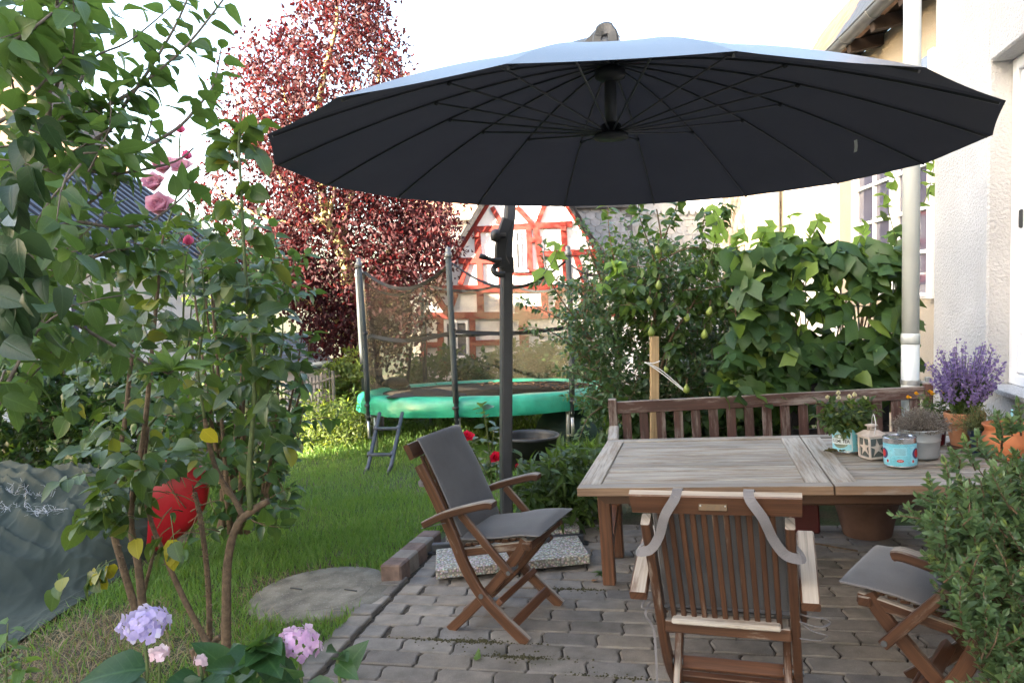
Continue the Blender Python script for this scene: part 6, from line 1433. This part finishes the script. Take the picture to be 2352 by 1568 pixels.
def pot(name, label, cat, a, b, prof, mat, soil_z, soil_r, c=TOP, seg=36, extra=None):
    t = thing(name, label, cat, on(a, b, c)); o = MB().lathe(prof, seg).build('pot', MT[mat], t, True); smooth_by_angle(o, 35); MB().lathe([(soil_r, soil_z), (0, soil_z + .006)], 20).build('soil', MT['soil'], t); return t
MT['terra'] = plain('terracotta', (.50, .225, .115), .8, 0, .14, 9, .25); MT['terra2'] = plain('orange_terracotta', (.48, .17, .075), .75, 0, .16, 9, .3); MT['bluepot'] = plain('dark_blue_glaze', (.016, .030, .075), .3, 0, .2, 8, spec=.6); MT['redpot'] = plain('dark_red_glaze', (.085, .007, .010), .4, 0, .2, 8, spec=.6); MT['terra3'] = plain('weathered_pink_pot', (.15, .092, .078), .9, 0, .25, 6, .4)
def potplant(name, label, cat, root_thing, single, tpl, mat, wm, build):
    p_ = Plant(name, label, cat, root_thing.matrix_world.translation); build(p_); return p_.done(tpl, LM[mat], wm, single)
MI = MG.to_3x3()
def loc(t, x, y, z): return t.matrix_world @ Vector((x, y, z))
# --- cream rose in the tin
MB().lathe([(TR - .007, .148), (0, .152)], 24).build('soil', MT['soil'], t1)
q1 = Plant('cream_rose', 'small dark leaved rose with cream buds growing in the lettered tea tin', 'rose', loc(t1, 0, 0, .15))
for i in range(80):
    an = random.uniform(0, 6.28); r = random.uniform(.02, .17); p = loc(t1, .05 * math.cos(an), .05 * math.sin(an), .15); d = Vector((math.cos(an) * r, math.sin(an) * r, random.uniform(.03, .19))); q1.twig(p, d, d.length, 7, .048, .003, droop=.1, up=.6)
q1.done(T_OV, LM['rose'], 'stem_green', 200)
LM['creamp'] = leafmat('cream_petal', (.72, .66, .34), (.84, .80, .60), .3, .6, False, tcol=(.95, .9, .5))
for x, y, z in ((-.105, -.03, .335), (-.045, -.04, .33), (.02, -.03, .335), (.055, .0, .34), (.115, .02, .315), (-.04, .0, .355)): bloom(q1.t, loc(t1, x, y, z), .030, LM['creamp'], 15, .35, 'rose_bud', (x, -.2, 1))
# --- lantern with starfish sides
la = thing('lantern', 'cream metal lantern with starfish cut in its sides', 'lantern', on(1.692, .672, TOP, .40)); MT['lant'] = plain('chipped_cream_paint', (.60, .52, .47), .6, 0, .15, 30, .2)
Sx, Hh = .052, .128
for x in (-1, 1):
    for y in (-1, 1): MB().box((x * Sx, y * Sx, Hh / 2 + .006), (.012, .012, Hh), .002, 2).build('corner_post', MT['lant'], la)
for z in (.006, Hh): 
    for s in (-1, 1): MB().box((0, s * Sx, z), (2 * Sx, .0125, .012), .002, 0).build('frame_bar', MT['lant'], la); MB().box((s * Sx, 0, z), (.0125, 2 * Sx - .013, .012), .002, 1).build('frame_bar', MT['lant'], la)
MB().box((0, 0, .004), (2 * Sx, 2 * Sx, .004), .001).build('floor', MT['lant'], la)
star = []
for k in range(10): r = .054 if k % 2 == 0 else .018; an = math.pi / 2 + k * math.pi / 5; star.append((r * math.cos(an + .1), r * .98 * math.sin(an + .1)))
star2 = []
for i in range(10):
    p, q = star[i], star[(i + 1) % 10]; star2 += [p, ((p[0] * .55 + q[0] * .45) * .93, (p[1] * .55 + q[1] * .45) * .93)]
LG = Mat('smoky_lantern_glass'); LG.set('Base Color', (.10, .115, .11)).set('Roughness', .08); LG.b.inputs['Specular IOR Level'].default_value = .6; MT['lglass'] = LG.m
for k in range(4):
    R_ = Matrix.Rotation(k * math.pi / 2, 3, 'Z'); mb = MB(); mb.prism([R_ @ Vector((x, -Sx - .001, .066 + y)) for x, y in star2], R_ @ Vector((0, .004, 0))); mb.build('starfish', MT['lant'], la)
    mb = MB(); mb.prism([R_ @ Vector((x, -Sx + .004, z)) for x, z in ((-Sx + .004, .012), (Sx - .004, .012), (Sx - .004, Hh - .006), (-Sx + .004, Hh - .006))], R_ @ Vector((0, .002, 0))); mb.build('pane', MT['lglass'], la)
rf = MB(); v5 = [(-.067, -.067, .138), (.067, -.067, .138), (.067, .067, .138), (-.067, .067, .138), (-.03, -.03, .166), (.03, -.03, .166), (.03, .03, .166), (-.03, .03, .166)]
rf.add(v5, [[3, 2, 1, 0], [4, 5, 6, 7], [0, 1, 5, 4], [1, 2, 6, 5], [2, 3, 7, 6], [3, 0, 4, 7]]); rf.build('roof', MT['lant'], la)
MB().lathe([(.024, .165), (.024, .192), (.036, .194), (.036, .198), (.012, .204), (0, .205)], 20).build('chimney', MT['lant'], la, True)
for k in range(7): an = k * .9; MB().lathe([(.0035, 0), (0, .001)], 8, c=(.0243 * math.cos(an), .0243 * math.sin(an), .178 + .006 * (k % 2)), M=Vector((math.cos(an), math.sin(an), 0)).to_track_quat('Z', 'Y').to_matrix().to_4x4()).build('vent_hole', MT['black'], la)
MB().tube(curve([(-.02, -.052, .150), (-.005, -.05, .20), (.01, -.02, .245), (.03, .02, .255), (.04, .05, .22), (.035, .052, .150)], 5), .0028, 6).build('handle', MT['white'], la, True)
# --- zinc bucket with dried grey plant
zb = thing('zinc_bucket', 'small zinc bucket holding a dried grey plant', 'bucket', on(1.955, .66))
MT['bucket'] = plain('galvanised_bucket', (.48, .51, .54), .42, .45, .12, 10)
MB().lathe([(0, .004), (.083, .004), (.086, 0), (.089, .012), (.102, .100), (.105, .103), (.103, .107), (.114, .165), (.119, .168), (.119, .174), (.113, .174), (.111, .165), (.10, .1), (0, .1)], 40).build('body', MT['bucket'], zb, True)
MB().lathe([(.106, .148), (0, .15)], 20).build('soil', MT['soil'], zb)
for s in (-1, 1): MB().lathe([(.02, -.003), (.02, .003), (0, .004)], 12, c=(s * .118, 0, .15), M=Matrix.Rotation(rad(90), 4, 'Y')).build('handle_ear', MT['bucket'], zb)
q2 = Plant('dried_plant', 'dead grey cushion of fine dry sprigs in the zinc bucket', 'plant', loc(zb, 0, 0, .15))
for i in range(620):
    an = random.uniform(0, 6.28); el = random.uniform(.12, 1.5); d = Vector((math.cos(an) * math.cos(el), math.sin(an) * math.cos(el), math.sin(el))); R_ = .135 * random.uniform(.72, 1.05); p = loc(zb, d.x * .04, d.y * .04, .15); e = p + Vector((d.x * R_, d.y * R_, d.z * R_ * 1.0)); q2.stem([p, p.lerp(e, .6) + rv(.006), e], .0013, .0007, 3, sub=1)
    for k in range(9): u = p.lerp(e, random.uniform(.45, 1.05)); q2.leaf(u, d + rv(.8), rv(), random.uniform(.008, .017))
MT['drystem'] = plain('dry_stems', (.17, .15, .135), .9, 0, .3, 50); q2.done([rhomb(.35)], LM['grey'], 'drystem', 60)
# --- terracotta pot with purple angelonia
tp1 = pot('terracotta_pot', 'terracotta flower pot planted with purple flower spikes against the white wall', 'flower pot', 2.262, .90, [(0, .02), (.080, .02), (.098, .150), (.100, .152), (.110, .154), (.113, .215), (.108, .222), (.100, .222), (.095, .16), (0, .16)], 'terra', .195, .1)
MB().lathe([(0, .0), (.095, 0), (.105, .022), (.1, .022), (.09, .008), (0, .008)], 32).build('saucer', MT['teak_dark'], tp1, True)
q3 = Plant('purple_flower', 'bushy plant with many violet flower spikes in the terracotta pot', 'flowers', loc(tp1, 0, 0, .2)); LM['viol'] = leafmat('violet_petal', (.15, .10, .23), (.29, .22, .41), .35, .6, False, tcol=(.5, .35, .85)); FP_, FD, FN, FS = [], [], [], []
for i in range(84):
    an = random.uniform(0, 6.28); r = random.uniform(0, 1) ** .6; d = Vector((math.cos(an) * r * .20, math.sin(an) * r * .20, .41 - .16 * r * r + random.uniform(-.12, .07))); p = loc(tp1, .03 * math.cos(an), .03 * math.sin(an), .2); e = p + d; q3.stem([p, p.lerp(e, .5) + Vector((0, 0, .03)), e], .0024, .001, 4, sub=3)
    for k in range(10): u = p.lerp(e, random.uniform(.1, .6)); q3.leaf(u, rv() + Vector((0, 0, .3)), rv(.4) + Vector((0, 0, 1)), random.uniform(.03, .05))
    for k in range(30):
        t = random.uniform(.5, 1.02); u = p.lerp(e, t) + rv(.006); s_ = .021 * (1.25 - .8 * (t - .5)); FP_.append(tuple(u)); FD.append(tuple(rv() + Vector((0, -.2, .1)))); FN.append(tuple(rv() + Vector((0, -.5, .5)))); FS.append(s_ * random.uniform(.7, 1.1))
q3.done(T_THIN, LM['hedge'], 'stem_green', 60); scatter(q3.t, [rhomb(.8, .1), rhomb(1.0, .2)], LM['viol'], FP_, FD, FN, FS, 200, 'petal', 'petals')
# --- blue pot with lavender
bp1 = pot('blue_pot', 'dark blue glazed pot with a lavender cutting on the table', 'flower pot', 2.285, .715, [(0, .012), (.046, .012), (.058, .112), (.064, .113), (.066, .145), (.060, .147), (.055, .115), (0, .11)], 'bluepot', .13, .056)
MB().lathe([(0, 0), (.060, 0), (.068, .014), (.064, .014), (.056, .006), (0, .006)], 28).build('saucer', MT['zinc_dark'], bp1, True)
q4 = Plant('lavender', 'greyish green lavender with needle leaves in the dark blue pot', 'plant', loc(bp1, 0, 0, .13)); LM['lav'] = leafmat('lavender_leaf', (.075, .10, .05), (.19, .21, .11), .3, .6, False)
for i in range(64): an = random.uniform(0, 6.28); el = random.uniform(.35, 1.5); d = Vector((math.cos(an) * math.cos(el), math.sin(an) * math.cos(el), math.sin(el))); q4.twig(loc(bp1, d.x * .03, d.y * .03, .13), d + Vector((-.12, 0, 0)), random.uniform(.09, .17), 16, .034, .0018, spread=.6, droop=.0)
q4.done([rhomb(.13, .1, .1)], LM['lav'], 'stem_green', 60)
# --- urn
ur = thing('terracotta_urn', 'round bellied terracotta urn behind the boxwood tips', 'urn', on(2.36, .575) @ Matrix.Scale(.83, 4))
MB().lathe([(0, 0), (.075, 0), (.10, .03), (.138, .10), (.142, .135), (.128, .175), (.112, .195), (.112, .21), (.122, .228), (.130, .236), (.128, .246), (.112, .244), (.10, .21), (.11, .18), (.12, .13), (.06, .03), (0, .02)], 48).build('body', MT['terra2'], ur, True)
MB().bar((.05, .03, .12), (.075, .06, .33), .014, .003, (0, -1, 0), .001).build('plant_label', MT['bluelt'], ur)
# --- red pot with marigolds
rp1 = pot('red_pot', 'dark red pot of small orange marigolds behind the zinc bucket', 'flower pot', 2.135, 1.02, [(0, 0), (.045, 0), (.062, .13), (.068, .165), (.062, .166), (.055, .13), (0, .12)], 'redpot', .15, .058)
q5 = Plant('marigold', 'small orange yellow marigolds with dark leaves in the red pot', 'flowers', loc(rp1, 0, 0, .15))
for i in range(44): an = random.uniform(0, 6.28); el = random.uniform(.2, 1.5); d = Vector((math.cos(an) * math.cos(el) , math.sin(an) * math.cos(el), math.sin(el))); q5.twig(loc(rp1, d.x * .03, d.y * .03, .15), d, random.uniform(.09, .20), 9, .034, .002, droop=.2)
q5.done(T_THIN, LM['rose'], 'stem_green', 80); LM['marig'] = leafmat('marigold_petal', (.72, .30, .01), (.85, .45, .02), .3, .6, False, tcol=(1, .55, .05))
for x, y, z in ((-.12, -.05, .325), (-.045, -.06, .335), (-.16, -.02, .30), (.03, -.05, .33), (-.01, .02, .31)): bloom(q5.t, loc(rp1, x, y, z), .024, LM['marig'], 14, .9, 'marigold_bloom', (0, -.6, 1))
# --- wilted sprig on the table top
sp_ = Plant('wilted_sprig', 'wilted dark sprig lying across the gap between the table halves', 'leaf', gp(1.48, .80, TOP))
for i, (x, y) in enumerate(((1.47, .83), (1.50, .81), (1.53, .79), (1.555, .765), (1.49, .80))): sp_.leaf(gp(x - .03, y + .02, TOP + .006 + .003 * i), Vector((.9, -.5 + .3 * i % 2, .05)) + rv(.2), Vector((0, -.2, 1)) + rv(.3), .065)
sp_.done([ovate(.5, 4, .3, .2)], leafmat('wilted_leaf', (.05, .045, .02), (.10, .085, .035), .1, .7), None, 10)
# --- pots and twigs under the table
pu = pot('wide_pot', 'wide weathered pinkish pot standing under the table', 'flower pot', 1.80, 1.53, [(0, 0), (.16, 0), (.215, .24), (.22, .245), (.232, .25), (.235, .32), (.225, .325), (.2, .24), (0, .23)], 'terra3', .27, .2, 0.0)
pr = thing('red_planter', 'dark red square planter under the table beside the middle chair', 'planter', on(1.39, 1.60, 0)); MB().box((0, 0, .15), (.19, .19, .30), .012, 2).build('body', MT['redpot'], pr); MB().box((0, 0, .302), (.17, .17, .01), .002).build('soil', MT['soil'], pr)
tw = MB(); tw.tube(curve([gp(1.28, 1.15, .012), gp(1.40, 1.2, .03), gp(1.52, 1.17, .02), gp(1.66, 1.12, .012)], 4), [.006] * 13, 5); tw.tube(curve([gp(1.42, 1.2, .03), gp(1.36, 1.30, .03), gp(1.30, 1.42, .02)], 4), .004, 5)
tag(tw.build('fallen_twig', MT['bark']), 'dry forked twig lying on the paving under the table', 'twig')
